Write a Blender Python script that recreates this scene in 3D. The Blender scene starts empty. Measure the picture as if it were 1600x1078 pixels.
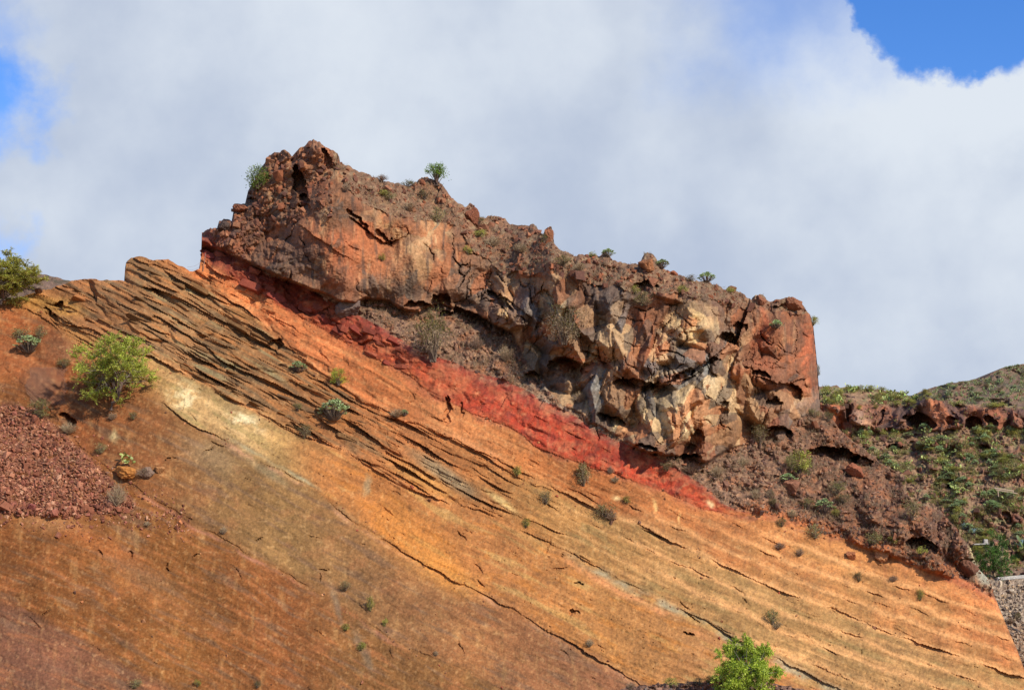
import bpy, bmesh, math, random
import numpy as np
from mathutils import Vector, Matrix

R = math.radians
SC = bpy.context.scene
COL = SC.collection
rng = np.random.RandomState(7)
random.seed(7)

# ------------------------------------------------------------------ camera
F = 2198.0                     # focal length in photo pixels (photo 1600 x 1078)
PITCH = R(9.0)
CAMZ = 14.0
cd = bpy.data.cameras.new('camera')
cam = bpy.data.objects.new('camera', cd); COL.objects.link(cam)
cd.sensor_width = 36.0; cd.lens = F / 1600 * 36.0
cd.clip_start = 0.5; cd.clip_end = 20000
cam.location = (0, 0, CAMZ)
cam.rotation_euler = (math.pi / 2 + PITCH, 0, 0)
SC.camera = cam

# ------------------------------------------------------------------ light and sky
SUN_EL, SUN_AZ = R(36), R(47)      # azimuth: to the right of straight behind the camera
to_sun = Vector((math.cos(SUN_EL) * math.sin(SUN_AZ), -math.cos(SUN_EL) * math.cos(SUN_AZ), math.sin(SUN_EL)))
sl = bpy.data.lights.new('sun', 'SUN'); sl.energy = 5.0; sl.angle = R(0.53); sl.color = (1.0, 0.95, 0.87)
so = bpy.data.objects.new('sun', sl); COL.objects.link(so)
so.rotation_euler = to_sun.to_track_quat('Z', 'Y').to_euler()
so.location = (60, -40, 80)
SC.view_settings.view_transform = 'Standard'
try: SC.view_settings.look = 'None'
except Exception: pass
SC.view_settings.exposure = 0.0
SC.view_settings.gamma = 1.0
SC.view_settings.use_curve_mapping = False


def ray(px, py):
    u = (np.asarray(px, float) - 800) / F; v = (539 - np.asarray(py, float)) / F
    return u, math.cos(PITCH) - math.sin(PITCH) * v, math.sin(PITCH) + math.cos(PITCH) * v


def P(px, py, Y):
    x, y, z = ray(px, py)
    t = np.asarray(Y, float) / y
    return np.stack([x * t, np.asarray(Y, float) + 0 * t, CAMZ + z * t], -1)


def tan_el(px, py):
    x, y, z = ray(px, py)
    return z / y


def lin(c):
    c = np.asarray(c, float) / 255.0
    return np.where(c <= 0.04045, c / 12.92, ((c + 0.055) / 1.055) ** 2.4)


STR = 0.1
w = bpy.data.worlds.new('World'); SC.world = w; w.use_nodes = True
nt = w.node_tree; nt.nodes.clear()
class G:                       # tiny node-graph helper
    def __init__(s, nt): s.nt = nt
    def n(s, t, **k):
        x = s.nt.nodes.new(t)
        for a, b in k.items(): setattr(x, a, b)
        return x
    def l(s, a, b): s.nt.links.new(a, b)
    def put(s, sock, v):
        if isinstance(v, bpy.types.NodeSocket): s.l(v, sock)
        else: sock.default_value = v
    def m(s, op, a, b=0.0, c=0.0, clamp=False):
        x = s.n('ShaderNodeMath', operation=op); x.use_clamp = clamp
        s.put(x.inputs[0], a); s.put(x.inputs[1], b); s.put(x.inputs[2], c)
        return x.outputs[0]
    def vm(s, op, a, b=(0, 0, 0)):
        x = s.n('ShaderNodeVectorMath', operation=op)
        s.put(x.inputs[0], a); s.put(x.inputs[1], b)
        return x.outputs['Value'] if op in ('DOT_PRODUCT', 'LENGTH', 'DISTANCE') else x.outputs[0]
    def scale(s, a, f):
        x = s.n('ShaderNodeVectorMath', operation='SCALE'); s.put(x.inputs[0], a); s.put(x.inputs[3], f); return x.outputs[0]
    def noise(s, vec, sc, det=4.0, rough=0.55, lac=2.0, dist=0.0):
        x = s.n('ShaderNodeTexNoise'); s.put(x.inputs['Vector'], vec)
        x.inputs['Scale'].default_value = sc; x.inputs['Detail'].default_value = det
        x.inputs['Roughness'].default_value = rough; x.inputs['Lacunarity'].default_value = lac
        x.inputs['Distortion'].default_value = dist
        return x
    def mix(s, f, a, b, blend='MIX'):
        x = s.n('ShaderNodeMix', data_type='RGBA', blend_type=blend); x.clamp_factor = True
        s.put(x.inputs[0], f); s.put(x.inputs[6], a); s.put(x.inputs[7], b)
        return x.outputs[2]
    def mr(s, v, a, b, c=0.0, d=1.0, smooth=True):
        x = s.n('ShaderNodeMapRange', interpolation_type='SMOOTHSTEP' if smooth else 'LINEAR')
        s.put(x.inputs[0], v)
        for i, q in enumerate((a, b, c, d)): s.put(x.inputs[i + 1], q)
        return x.outputs[0]

g = G(nt)
tc = g.n('ShaderNodeTexCoord')
d = tc.outputs['Generated']
sky = g.n('ShaderNodeTexSky', sky_type='NISHITA'); sky.sun_disc = False
sky.sun_elevation = SUN_EL; sky.sun_rotation = math.atan2(to_sun.x, to_sun.y)
sky.altitude = 400; sky.air_density = 1.0; sky.dust_density = 0.4; sky.ozone_density = 1.5
hs = g.n('ShaderNodeHueSaturation'); hs.inputs['Saturation'].default_value = 1.3; hs.inputs['Value'].default_value = 1.6
g.l(sky.outputs[0], hs.inputs['Color'])
# cloud field: a wide bank beyond the crag with ragged edges, scattered cloud elsewhere
n1 = g.noise(d, 9.0, 7.0, 0.6)
wv = g.vm('SUBTRACT', n1.outputs['Color'], (0.5, 0.5, 0.5))
n2 = g.noise(d, 34.0, 5.0, 0.6)
wv2 = g.vm('SUBTRACT', n2.outputs['Color'], (0.5, 0.5, 0.5))
dw = g.vm('ADD', g.vm('ADD', d, g.scale(wv, 0.085)), g.scale(wv2, 0.028))
dws = g.vm('ADD', d, g.scale(wv, 0.16))
def gap(px, py, r, soft, vec):
    x, y, z = [float(q) for q in ray(px, py)]
    c = Vector((x, y, z)).normalized()
    dist = g.vm('DISTANCE', vec, tuple(c))
    return g.mr(dist, r / F * (1 - soft), r / F * (1 + soft), 1.0, 0.0)
gaps = [gap(1495, -84, 194, 0.08, dw), gap(1495, 84, 54, 0.22, dw), gap(1235, -10, 130, 0.9, dws),
        gap(-40, 160, 85, 0.55, dws), gap(-30, 395, 60, 0.6, dws), gap(-60, 20, 90, 0.6, dws)]
blue = gaps[0]
for q, k in zip(gaps[1:], (1, 0.7, 0.95, 0.7, 0.6)):
    blue = g.m('MAXIMUM', blue, g.m('MULTIPLY', q, k))
xb, yb, zb = [float(q) for q in ray(760, 420)]
bank = g.mr(g.vm('DISTANCE', dws, tuple(Vector((xb, yb, zb)).normalized())), 0.50, 0.80, 1.0, 0.0)
scat = g.mr(g.noise(d, 2.6, 6.0, 0.6).outputs[0], 0.52, 0.66, 0.0, 1.0)
cov = g.m('MULTIPLY', g.m('MAXIMUM', bank, scat), g.m('SUBTRACT', 1.0, blue))
# cloud tone: billows from noise
b1 = g.noise(g.vm('ADD', d, (3.1, 0.2, 0.7)), 4.5, 6.0, 0.5, 2.0, 0.0).outputs[0]
b2 = g.noise(g.vm('ADD', d, (0.4, 5.2, 1.7)), 12.0, 6.0, 0.55, 2.0, 0.0).outputs[0]
bb = g.m('ADD', g.m('MULTIPLY', b1, 0.68), g.m('MULTIPLY', b2, 0.32))
sx = g.n('ShaderNodeSeparateXYZ'); g.l(d, sx.inputs[0])
rightness = g.mr(sx.outputs[0], -0.10, 0.42, -0.02, 0.08, smooth=False)
bb = g.m('ADD', bb, rightness)
puff = g.m('MAXIMUM', gap(1475, -80, 300, 0.28, dw), g.m('MULTIPLY', gap(1575, 150, 110, 0.6, dw), 0.9))      # sunlit rims of the cloud by the clear gap
bb = g.m('ADD', bb, g.m('MULTIPLY', puff, 0.16))
bb = g.m('ADD', bb, g.mr(sx.outputs[2], 0.10, 0.36, -0.05, 0.04))
tone = g.mr(bb, 0.34, 0.72, 0.0, 1.0)
cloud = g.mix(tone, tuple(lin((180, 193, 216)) / STR) + (1,), tuple(lin((224, 232, 242)) / STR) + (1,))
bg = g.n('ShaderNodeBackground'); bg.inputs['Strength'].default_value = STR
g.l(g.mix(cov, g.vm('MULTIPLY', hs.outputs[0], (0.88, 0.98, 1.3)), cloud), bg.inputs['Color'])
wo = g.n('ShaderNodeOutputWorld'); g.l(bg.outputs[0], wo.inputs[0])

# ------------------------------------------------------------------ numeric noise
_tabs = {}
def _tab(seed):
    if seed not in _tabs:
        a = np.random.RandomState(seed + 1000).rand(256, 256) * 2 * np.pi
        _tabs[seed] = (np.cos(a).astype(np.float32), np.sin(a).astype(np.float32))
    return _tabs[seed]
def pn(x, y, seed=0):
    C, S = _tab(seed)
    x = np.asarray(x, np.float32) + np.float32(37.3); y = np.asarray(y, np.float32) + np.float32(11.7)
    x, y = np.broadcast_arrays(x, y)
    xi = np.floor(x); yi = np.floor(y)
    xf = x - xi; yf = y - yi
    xi = xi.astype(np.int32); yi = yi.astype(np.int32)
    u = xf * xf * xf * (xf * (xf * 6 - 15) + 10); v = yf * yf * yf * (yf * (yf * 6 - 15) + 10)
    def gr(ix, iy, fx, fy):
        a, b = ix & 255, iy & 255
        return C[a, b] * fx + S[a, b] * fy
    n00 = gr(xi, yi, xf, yf); n10 = gr(xi + 1, yi, xf - 1, yf)
    n01 = gr(xi, yi + 1, xf, yf - 1); n11 = gr(xi + 1, yi + 1, xf - 1, yf - 1)
    a = n00 + u * (n10 - n00); b = n01 + u * (n11 - n01)
    return (a + v * (b - a)) * 1.5
def fbm(x, y, seed=0, o=4, gain=0.5):
    s = 0; a = 1.0; t = 0
    for i in range(o):
        s = s + a * pn(x * 2.03 ** i, y * 2.03 ** i, seed + i); t += a; a *= gain
    return s / t * 1.3
def ridged(x, y, seed=0, o=3):
    s = 0; a = 1.0; t = 0
    for i in range(o):
        s = s + a * (1 - 2 * np.abs(pn(x * 2.1 ** i, y * 2.1 ** i, seed + i))); t += a; a *= 0.5
    return s / t
def voro(x, y, seed=0, jit=0.9):
    rs = np.random.RandomState(seed + 500)
    JX = rs.rand(256, 256).astype(np.float32); JY = rs.rand(256, 256).astype(np.float32)
    RA = rs.rand(256, 256, 3).astype(np.float32)
    x = np.asarray(x, np.float32) + 50; y = np.asarray(y, np.float32) + 50
    xi = np.floor(x).astype(np.int32); yi = np.floor(y).astype(np.int32)
    f1 = np.full(x.shape, 9.0, np.float32); f2 = f1.copy()
    dx = np.zeros_like(f1); dy = np.zeros_like(f1); ca = np.zeros_like(xi); cb = np.zeros_like(xi)
    for i in (-1, 0, 1):
        for j in (-1, 0, 1):
            a = (xi + i) & 255; b = (yi + j) & 255
            ex = x - (xi + i + 0.5 + (JX[a, b] - 0.5) * jit); ey = y - (yi + j + 0.5 + (JY[a, b] - 0.5) * jit)
            dd = ex * ex + ey * ey
            near = dd < f1
            f2 = np.where(near, f1, np.minimum(f2, dd))
            f1 = np.where(near, dd, f1)
            dx = np.where(near, ex, dx); dy = np.where(near, ey, dy)
            ca = np.where(near, a, ca); cb = np.where(near, b, cb)
    return np.sqrt(f1), np.sqrt(f2), RA[ca, cb], dx, dy
def blocks(x, y, seed=0, S=1.6, flat=0.28, tilt=0.8, nd=4, hv=0.8):
    """angular rock pieces: each cell is a tilted flat top with steep cut sides; the highest piece wins"""
    rs = np.random.RandomState(seed + 900)
    J = rs.rand(64, 64, 2).astype(np.float32); A = rs.rand(64, 64, 5).astype(np.float32)
    x = np.asarray(x, np.float32) + 20; y = np.asarray(y, np.float32) + 20
    xi = np.floor(x).astype(np.int32); yi = np.floor(y).astype(np.int32)
    best = np.full(x.shape, -9.0, np.float32); rid = np.zeros(x.shape + (2,), np.float32)
    for i in (-1, 0, 1):
        for j in (-1, 0, 1):
            a = (xi + i) & 63; b = (yi + j) & 63
            q = A[a, b]
            ex = x - (xi + i + 0.5 + (J[a, b, 0] - 0.5) * 0.9); ey = y - (yi + j + 0.5 + (J[a, b, 1] - 0.5) * 0.9)
            mx = None
            for k in range(nd):
                th = q[..., 0] * 6.28 + k * 6.28 / nd + 0.5 * np.sin(q[..., 1] * 20 + k * 3)
                dd = (np.cos(th) * ex + np.sin(th) * ey) * (1 + 0.5 * np.sin(q[..., 2] * 30 + k * 5))
                mx = dd if mx is None else np.maximum(mx, dd)
            top = tilt * ((q[..., 3] - 0.5) * 2 * ex + (q[..., 4] - 0.25) * 2 * ey)
            h = q[..., 2] * hv + np.minimum(top, (flat - mx) * S + top * 0.3)
            w_ = h > best
            best = np.where(w_, h, best); rid[w_] = q[w_][:, :2]
    return best, rid
def sst(x, a, b):
    t = np.clip((x - a) / (b - a), 0, 1); return t * t * (3 - 2 * t)
def curve(pts):
    xs = np.array([p[0] for p in pts], float); ys = np.array([p[1] for p in pts], float)
    return lambda x: np.interp(x, xs, ys)
def blob(PX, PY, cx, cy, rx, ry, rot=0.0, hard=1.6):
    c, s = math.cos(R(rot)), math.sin(R(rot))
    a = ((PX - cx) * c + (PY - cy) * s) / rx; b = (-(PX - cx) * s + (PY - cy) * c) / ry
    return np.exp(-np.power(a * a + b * b, hard))

# ------------------------------------------------------------------ mesh helpers
def mesh(name, V, Fc, col=None, smooth=False):
    """V (n,3); Fc list of index arrays (m,k) of equal-k faces; col (n,3) linear per-vertex colour"""
    me = bpy.data.meshes.new(name)
    if not isinstance(Fc, (list, tuple)): Fc = [Fc]
    Fc = [np.asarray(f, np.int32) for f in Fc if len(f)]
    nl = sum(f.size for f in Fc); nf = sum(len(f) for f in Fc)
    me.vertices.add(len(V)); me.vertices.foreach_set('co', np.asarray(V, np.float32).ravel())
    me.loops.add(nl); me.loops.foreach_set('vertex_index', np.concatenate([f.ravel() for f in Fc]))
    me.polygons.add(nf)
    tot = np.concatenate([np.full(len(f), f.shape[1], np.int32) for f in Fc])
    st = np.concatenate([[0], np.cumsum(tot)[:-1]]).astype(np.int32)
    me.polygons.foreach_set('loop_start', st)
    try: me.polygons.foreach_set('loop_total', tot)
    except Exception: pass
    me.polygons.foreach_set('use_smooth', np.full(nf, smooth))
    if col is not None:
        at = me.color_attributes.new('Col', 'FLOAT_COLOR', 'POINT')
        c = np.ones((len(V), 4), np.float32); c[:, :3] = col
        at.data.foreach_set('color', c.ravel())
    me.update(calc_edges=True)
    return me
def obj(name, me, mat=None, parent=None, loc=None, kind=None, label=None, cat=None, group=None):
    o = bpy.data.objects.new(name, me); COL.objects.link(o)
    if mat is not None and len(me.materials) == 0: me.materials.append(mat)
    if parent is not None: o.parent = parent
    if loc is not None: o.location = loc
    tag(o, label, cat, group, kind)
    return o
def tag(o, label=None, cat=None, group=None, kind=None):
    if label: o['label'] = label
    if cat: o['category'] = cat
    if group: o['group'] = group
    if kind: o['kind'] = kind
def empty(name, loc, label=None, cat=None, group=None):
    o = bpy.data.objects.new(name, None); COL.objects.link(o); o.location = loc
    o.empty_display_size = 0.2
    tag(o, label, cat, group); return o

# ------------------------------------------------------------------ materials
def rock_mat(name, grain=0.35, scale=3.0, bump=0.5, rough=0.92, speck=0.25, streak=0.0):
    m = bpy.data.materials.new(name); m.use_nodes = True
    g = G(m.node_tree); g.nt.nodes.clear()
    out = g.n('ShaderNodeOutputMaterial'); b = g.n('ShaderNodeBsdfPrincipled')
    at = g.n('ShaderNodeAttribute', attribute_name='Col')
    geo = g.n('ShaderNodeNewGeometry'); p = geo.outputs['Position']
    na = g.noise(p, scale, 6.0, 0.65).outputs[0]
    nb = g.noise(p, scale * 5.3, 4.0, 0.7).outputs[0]
    k = g.m('ADD', g.mr(na, 0.25, 0.75, 1 - grain, 1 + grain), g.mr(nb, 0.3, 0.7, -speck, speck))
    if streak:
        mp = g.n('ShaderNodeMapping'); mp.inputs['Scale'].default_value = (6.0, 6.0, 0.5); g.l(p, mp.inputs[0])
        k = g.m('ADD', k, g.mr(g.noise(mp.outputs[0], 1.0, 4.0, 0.6).outputs[0], 0.3, 0.7, -streak, streak))
    c = g.vm('MULTIPLY', at.outputs['Color'], (1, 1, 1))
    c = g.scale(c, k)
    # slight warm / cool drift of the mineral stain
    drift = g.noise(p, scale * 0.45, 3.0, 0.5)
    c2 = g.mix(g.mr(drift.outputs[0], 0.4, 0.7, 0.0, 0.35), c, g.vm('MULTIPLY', c, (1.06, 0.97, 0.93)))
    g.l(c2, b.inputs['Base Color'])
    b.inputs['Roughness'].default_value = rough
    b.inputs['Specular IOR Level'].default_value = 0.15
    bp = g.n('ShaderNodeBump'); bp.inputs['Strength'].default_value = bump; bp.inputs['Distance'].default_value = 0.06
    h = g.m('ADD', na, g.m('MULTIPLY', nb, 0.4)); g.l(h, bp.inputs['Height'])
    g.l(bp.outputs[0], b.inputs['Normal']); g.l(b.outputs[0], out.inputs[0])
    return m
def leaf_mat(name, tr=0.35, rough=0.6):
    m = bpy.data.materials.new(name); m.use_nodes = True
    g = G(m.node_tree); g.nt.nodes.clear()
    out = g.n('ShaderNodeOutputMaterial'); b = g.n('ShaderNodeBsdfPrincipled')
    at = g.n('ShaderNodeAttribute', attribute_name='Col')
    oi = g.n('ShaderNodeObjectInfo')
    hs = g.n('ShaderNodeHueSaturation')
    g.l(at.outputs['Color'], hs.inputs['Color'])
    g.l(g.mr(oi.outputs['Random'], 0, 1, 0.485, 0.515, False), hs.inputs['Hue'])
    g.l(g.mr(oi.outputs['Random'], 0, 1, 0.8, 1.2, False), hs.inputs['Value'])
    g.l(hs.outputs[0], b.inputs['Base Color']); b.inputs['Roughness'].default_value = rough
    b.inputs['Specular IOR Level'].default_value = 0.25
    t = g.n('ShaderNodeBsdfTranslucent'); g.l(hs.outputs[0], t.inputs[0])
    ms = g.n('ShaderNodeMixShader'); ms.inputs[0].default_value = tr
    g.l(b.outputs[0], ms.inputs[1]); g.l(t.outputs[0], ms.inputs[2]); g.l(ms.outputs[0], out.inputs[0])
    return m
def flat_mat(name, rgb, rough=0.8, var=0.2, scale=6.0):
    m = bpy.data.materials.new(name); m.use_nodes = True
    g = G(m.node_tree); b = m.node_tree.nodes['Principled BSDF']
    geo = g.n('ShaderNodeNewGeometry')
    n = g.noise(geo.outputs['Position'], scale, 5.0, 0.6).outputs[0]
    cc = tuple(lin(rgb)) + (1,)
    rgbn = g.n('ShaderNodeRGB'); rgbn.outputs[0].default_value = cc
    g.l(g.scale(rgbn.outputs[0], g.mr(n, 0.25, 0.75, 1 - var, 1 + var)), b.inputs['Base Color'])
    b.inputs['Roughness'].default_value = rough
    return m
M_TUFF = rock_mat('tuff', 0.17, 1.3, 1.0, 0.95, 0.2, 0.0)
M_RED = rock_mat('red_tuff', 0.20, 1.8, 0.8, 0.95, 0.16)
M_CRAG = rock_mat('basalt', 0.26, 2.0, 0.7, 0.92, 0.20, 0.06)
M_TAL = rock_mat('talus_soil', 0.35, 3.0, 0.8, 0.96, 0.3)
M_HILL = rock_mat('hill_soil', 0.30, 1.6, 0.9, 0.96, 0.3)
M_STONE = rock_mat('stone', 0.22, 4.0, 0.5, 0.92, 0.15)
M_LEAF = leaf_mat('leaf')
M_SUCC = leaf_mat('succulent', 0.08, 0.5)
M_WOOD = leaf_mat('bark', 0.0, 0.9)
M_WIRE = flat_mat('rusty_wire', (120, 92, 76))
M_CONC = flat_mat('concrete', (172, 164, 150), var=0.35)
K = 1.20          # photo tone over albedo under this sun
K_S = K

# ------------------------------------------------------------------ generic terrain sheet
STEP = 1.5
def integrate(PXc, pys, D0, gfun):
    """depth rows from the bottom up: dY/dZ = gfun(px, py)"""
    D = np.zeros((len(pys), len(PXc)))
    D[0] = D0
    tp = tan_el(PXc, pys[0])
    for i in range(1, len(pys)):
        t = tan_el(PXc, pys[i]); gg = gfun[i]
        D[i] = D[i - 1] * (1 + gg * (t - tp) / np.maximum(1 - gg * t, 0.25))
        tp = t
    return D
def blur(A, r):
    k = np.exp(-0.5 * (np.arange(-3 * r, 3 * r + 1) / r) ** 2); k /= k.sum()
    B = np.pad(A, ((3 * r, 3 * r), (0, 0)), 'edge')
    B = sum(k[i] * B[i:i + A.shape[0]] for i in range(len(k)))
    B = np.pad(B, ((0, 0), (3 * r, 3 * r)), 'edge')
    return sum(k[i] * B[:, i:i + A.shape[1]] for i in range(len(k)))
def sheet(PXc, pys, T, D, col, zones, skirt, base_z=-1.0):
    """grid (rows bottom-up) cut along the skyline T; returns nothing, makes one object per zone.
    zones: list (name, mask2d on vertices, material, label)"""
    nr, nc = D.shape
    PY = np.repeat(pys[:, None], nc, 1).astype(float)
    PX = np.repeat(PXc[None, :], nr, 0)
    above = PY < T[None, :]
    top = np.argmax(above, 0)                   # first row above the skyline
    top = np.where(above.any(0), top, nr - 1)
    PY[top, np.arange(nc)] = T
    D2 = D.copy()
    Dtop = D[np.maximum(top - 1, 0), np.arange(nc)]
    D2[top, np.arange(nc)] = Dtop + 0.15
    V = P(PX, PY, D2)
    valid = np.arange(nr)[:, None] <= top[None, :]
    cell = valid[:-1, :-1] & valid[1:, :-1] & valid[:-1, 1:] & valid[1:, 1:]
    tri = valid[:-1, :-1] & valid[:-1, 1:] & (valid[1:, :-1] ^ valid[1:, 1:])
    idx = np.arange(nr * nc).reshape(nr, nc)
    zc = np.zeros((nr - 1, nc - 1), int) - 1
    for k, z in enumerate(zones):
        zc[z[1][:-1, :-1] & (zc < 0)] = k
    zc[zc < 0] = len(zones) - 1
    Vf = V.reshape(-1, 3); Cf = col.reshape(-1, 3)
    outs = []
    # skirt rows
    sv = []; scol = []
    tv = V[top, np.arange(nc)]; tcol = col[np.maximum(top - 1, 0), np.arange(nc)]
    for (dy, dz) in skirt:
        q = tv + np.array([0, dy, dz]); q[:, 2] = np.maximum(q[:, 2], base_z)
        sv.append(q); scol.append(tcol)
    bv = V[0] + np.array([0, -3.0, 0]); bv[:, 2] = base_z
    off = nr * nc
    allV = np.concatenate([Vf] + sv + [bv]); allC = np.concatenate([Cf] + scol + [col[0]])
    rows = [idx[top, np.arange(nc)]] + [off + k * nc + np.arange(nc) for k in range(len(skirt))]
    sk = []
    for a, b in zip(rows[:-1], rows[1:]):
        sk.append(np.stack([a[:-1], a[1:], b[1:], b[:-1]], 1))
    brow = off + len(skirt) * nc + np.arange(nc)
    bot = np.stack([idx[0, 1:], idx[0, :-1], brow[:-1], brow[1:]], 1)
    sk = np.stack(sk, 0)                         # (k, nc-1, 4)
    ztop = zc[np.clip(top[:-1] - 2, 0, nr - 2), np.arange(nc - 1)]
    for k, (name, mask, mat) in enumerate(zones):
        cm = cell & (zc == k); r, c = np.nonzero(cm)
        q = np.stack([idx[r, c], idx[r, c + 1], idx[r + 1, c + 1], idx[r + 1, c]], 1)
        tm = tri & (zc == k); r, c = np.nonzero(tm)
        lv = valid[r + 1, c]
        t3 = np.stack([idx[r, c], idx[r, c + 1], np.where(lv, idx[r + 1, c], idx[r + 1, c + 1])], 1)
        s4 = sk[:, ztop == k].reshape(-1, 4)
        b4 = bot[zc[0] == k]
        q = np.concatenate([q, s4, b4])
        used = np.unique(np.concatenate([q.ravel(), t3.ravel()]))
        if len(used) == 0: outs.append(None); continue
        re = np.zeros(len(allV), np.int32); re[used] = np.arange(len(used))
        me = mesh(name, allV[used], [re[q], re[t3]] if len(t3) else [re[q]], allC[used], smooth=False)
        outs.append(obj(name, me, mat, kind='structure'))
    return outs

# ================================================================== MAIN MASSIF
PXc = np.arange(-70, 1650, STEP); pys = np.arange(1146, 204, -STEP)
PX, PY = np.meshgrid(PXc, pys)
PX = PX.astype(np.float32); PY = PY.astype(np.float32)

T0 = curve([(-70, 480), (0, 470), (40, 462), (62, 455), (85, 449), (100, 443), (112, 438), (130, 436), (160, 437), (180, 438), (194, 440),
    (196, 412), (205, 404), (222, 401), (240, 407), (262, 404), (280, 414), (300, 424), (311, 420), (314, 402), (315, 362), (322, 359), (340, 357),
    (342, 347), (350, 343), (362, 343), (366, 322), (383, 318), (388, 297), (398, 280), (405, 264), (420, 244), (432, 236), (447, 236), (456, 243),
    (470, 228), (480, 224), (490, 217), (500, 222), (512, 230), (527, 238), (529, 253), (545, 260), (560, 267), (585, 275), (600, 284), (620, 287),
    (640, 290), (652, 283), (660, 276), (685, 284), (700, 300), (715, 318), (729, 322), (734, 315), (742, 322), (744, 340), (757, 338), (772, 335), (790, 340),
    (795, 350), (815, 352), (832, 350), (848, 366), (852, 356), (862, 354), (866, 378), (874, 389), (895, 398), (930, 400), (945, 395), (960, 405), (980, 412),
    (1000, 412), (1008, 396), (1014, 394), (1025, 403), (1035, 418), (1060, 428), (1085, 437), (1110, 440), (1130, 450), (1150, 452), (1165, 462),
    (1176, 467), (1181, 458), (1191, 460), (1200, 470), (1217, 468), (1228, 462), (1243, 465), (1256, 478), (1266, 492), (1271, 510), (1274, 540),
    (1277, 570), (1279, 600), (1283, 640), (1300, 658), (1327, 683), (1364, 712), (1385, 728), (1406, 741), (1411, 765), (1432, 788), (1469, 797),
    (1495, 830), (1518, 858), (1526, 885), (1545, 905), (1552, 925), (1560, 945), (1572, 975), (1590, 1015), (1602, 1050), (1640, 1140), (1700, 1150)])
xx = PXc
T = T0(xx) + np.where((xx > 314) & (xx < 1290), fbm(xx / 13, xx * 0, 3, 3) * 4.0 + np.abs(pn(xx / 5, 0 * xx, 9)) * 2.5, 0) \
    + np.where(xx >= 1290, fbm(xx / 18, xx * 0, 5, 3) * np.where(xx < 1530, 5, 1.5), 0) + np.where(xx <= 314, fbm(xx / 16, xx * 0, 4, 3) * 3, 0)
T = T.astype(float)
C_ = curve([(313, 372), (330, 376), (370, 400), (420, 426), (470, 445), (530, 470), (556, 476), (572, 466), (600, 474), (640, 484), (690, 474), (720, 482),
    (760, 500), (800, 520), (825, 572), (850, 600), (880, 632), (930, 660), (960, 680), (1000, 700), (1050, 712), (1100, 726), (1120, 712), (1160, 692),
    (1200, 683), (1225, 687), (1240, 657), (1265, 650), (1283, 640), (1290, 600)])
R0_ = curve([(313, 374), (330, 378), (370, 402), (420, 428), (470, 447), (530, 474), (560, 490), (600, 515), (660, 552), (700, 563), (740, 578), (820, 610),
    (900, 652), (960, 688), (1000, 705), (1060, 732), (1100, 760), (1130, 785), (1170, 800), (1200, 805), (1280, 832), (1380, 862), (1450, 890), (1520, 910), (1545, 926), (1560, 945), (1640, 1100)])
B1_ = curve([(300, 380), (313, 398), (330, 418), (420, 466), (500, 514), (560, 546), (620, 577), (680, 620), (720, 635), (800, 672), (870, 712), (950, 737), (1040, 768),
    (1100, 797), (1170, 806), (1300, 842), (1400, 874), (1500, 915), (1560, 950), (1640, 1000)])
B2_ = curve([(150, 390), (200, 400), (315, 440), (400, 495), (450, 540), (500, 582), (567, 628), (620, 650), (700, 682), (790, 725), (870, 765), (930, 795), (1000, 821),
    (1131, 884), (1236, 931), (1367, 978), (1600, 1060)])
B3_ = curve([(-70, 430), (30, 460), (100, 500), (170, 535), (239, 561), (330, 605), (394, 642), (480, 685), (541, 705), (620, 755), (700, 785), (760, 800), (860, 848),
    (905, 870), (984, 912), (1062, 950), (1220, 1032), (1400, 1120)])
B4_ = curve([(-70, 440), (60, 492), (120, 540), (170, 575), (215, 600), (300, 662), (400, 712), (479, 757), (518, 789), (662, 883), (767, 933), (860, 985), (990, 1062), (1100, 1125), (1200, 1190)])
B5_ = curve([(-70, 520), (60, 620), (130, 700), (200, 755), (300, 815), (400, 870), (500, 925), (620, 1000), (760, 1062), (860, 1110), (1000, 1180)])
B6_ = curve([(-70, 900), (60, 960), (200, 1040), (330, 1110), (500, 1200), (1700, 1500)])
wob = fbm(PX / 60, PY / 60, 21, 4) * 7 + fbm(PX / 14, PY / 14, 31, 2) * 1.6
PYw = PY + wob * 0.8
wobc = fbm(PX / 34, PY / 40, 24, 4) * 7
Cc, R0c = C_(xx), R0_(xx)
inx = (xx > 313) & (xx < 1286)
Ccol = np.where(inx, Cc, -100)[None, :]
R0c = np.where(xx < 313, -100, R0c)[None, :]
crag = (PY + wobc * np.where((xx > 570), 1.0, 0.45)[None, :] < Ccol)
tuff = (PYw > R0c) & ~crag
apron = ~crag & ~tuff
bounds = [np.broadcast_to(R0c, PX.shape)]
for b in (B1_, B2_, B3_, B4_, B5_, B6_):
    bounds.append(np.maximum(np.broadcast_to(b(xx)[None, :], PX.shape), bounds[-1] + 0.5))
def layer_index(Y):
    L = np.zeros(PX.shape, int)
    for b in bounds[1:]: L += (Y > b)
    return L                       # 0 red,1 orange,2 ledgy/tan,3 yellow-orange,4 mauve,5 rust,6 dark mauve
LI = layer_index(PYw)
frac = np.zeros(PX.shape, np.float32)
for k in range(6):
    m = LI == k
    frac = np.where(m, (PYw - bounds[k]) / np.maximum(bounds[k + 1] - bounds[k], 1), frac)
frac = np.clip(frac, 0, 1)
TT = T[None, :]
below = PY - TT                                   # pixels below the skyline
V_ = curve([(313, 340), (420, 240), (520, 250), (545, 300), (600, 335), (650, 345), (710, 352), (740, 395), (790, 425), (860, 428), (960, 452), (1060, 462), (1160, 482), (1250, 492), (1290, 500)])
crown = crag & (PY + wobc * 1.4 < V_(xx)[None, :]) & (PX > 520)

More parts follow.
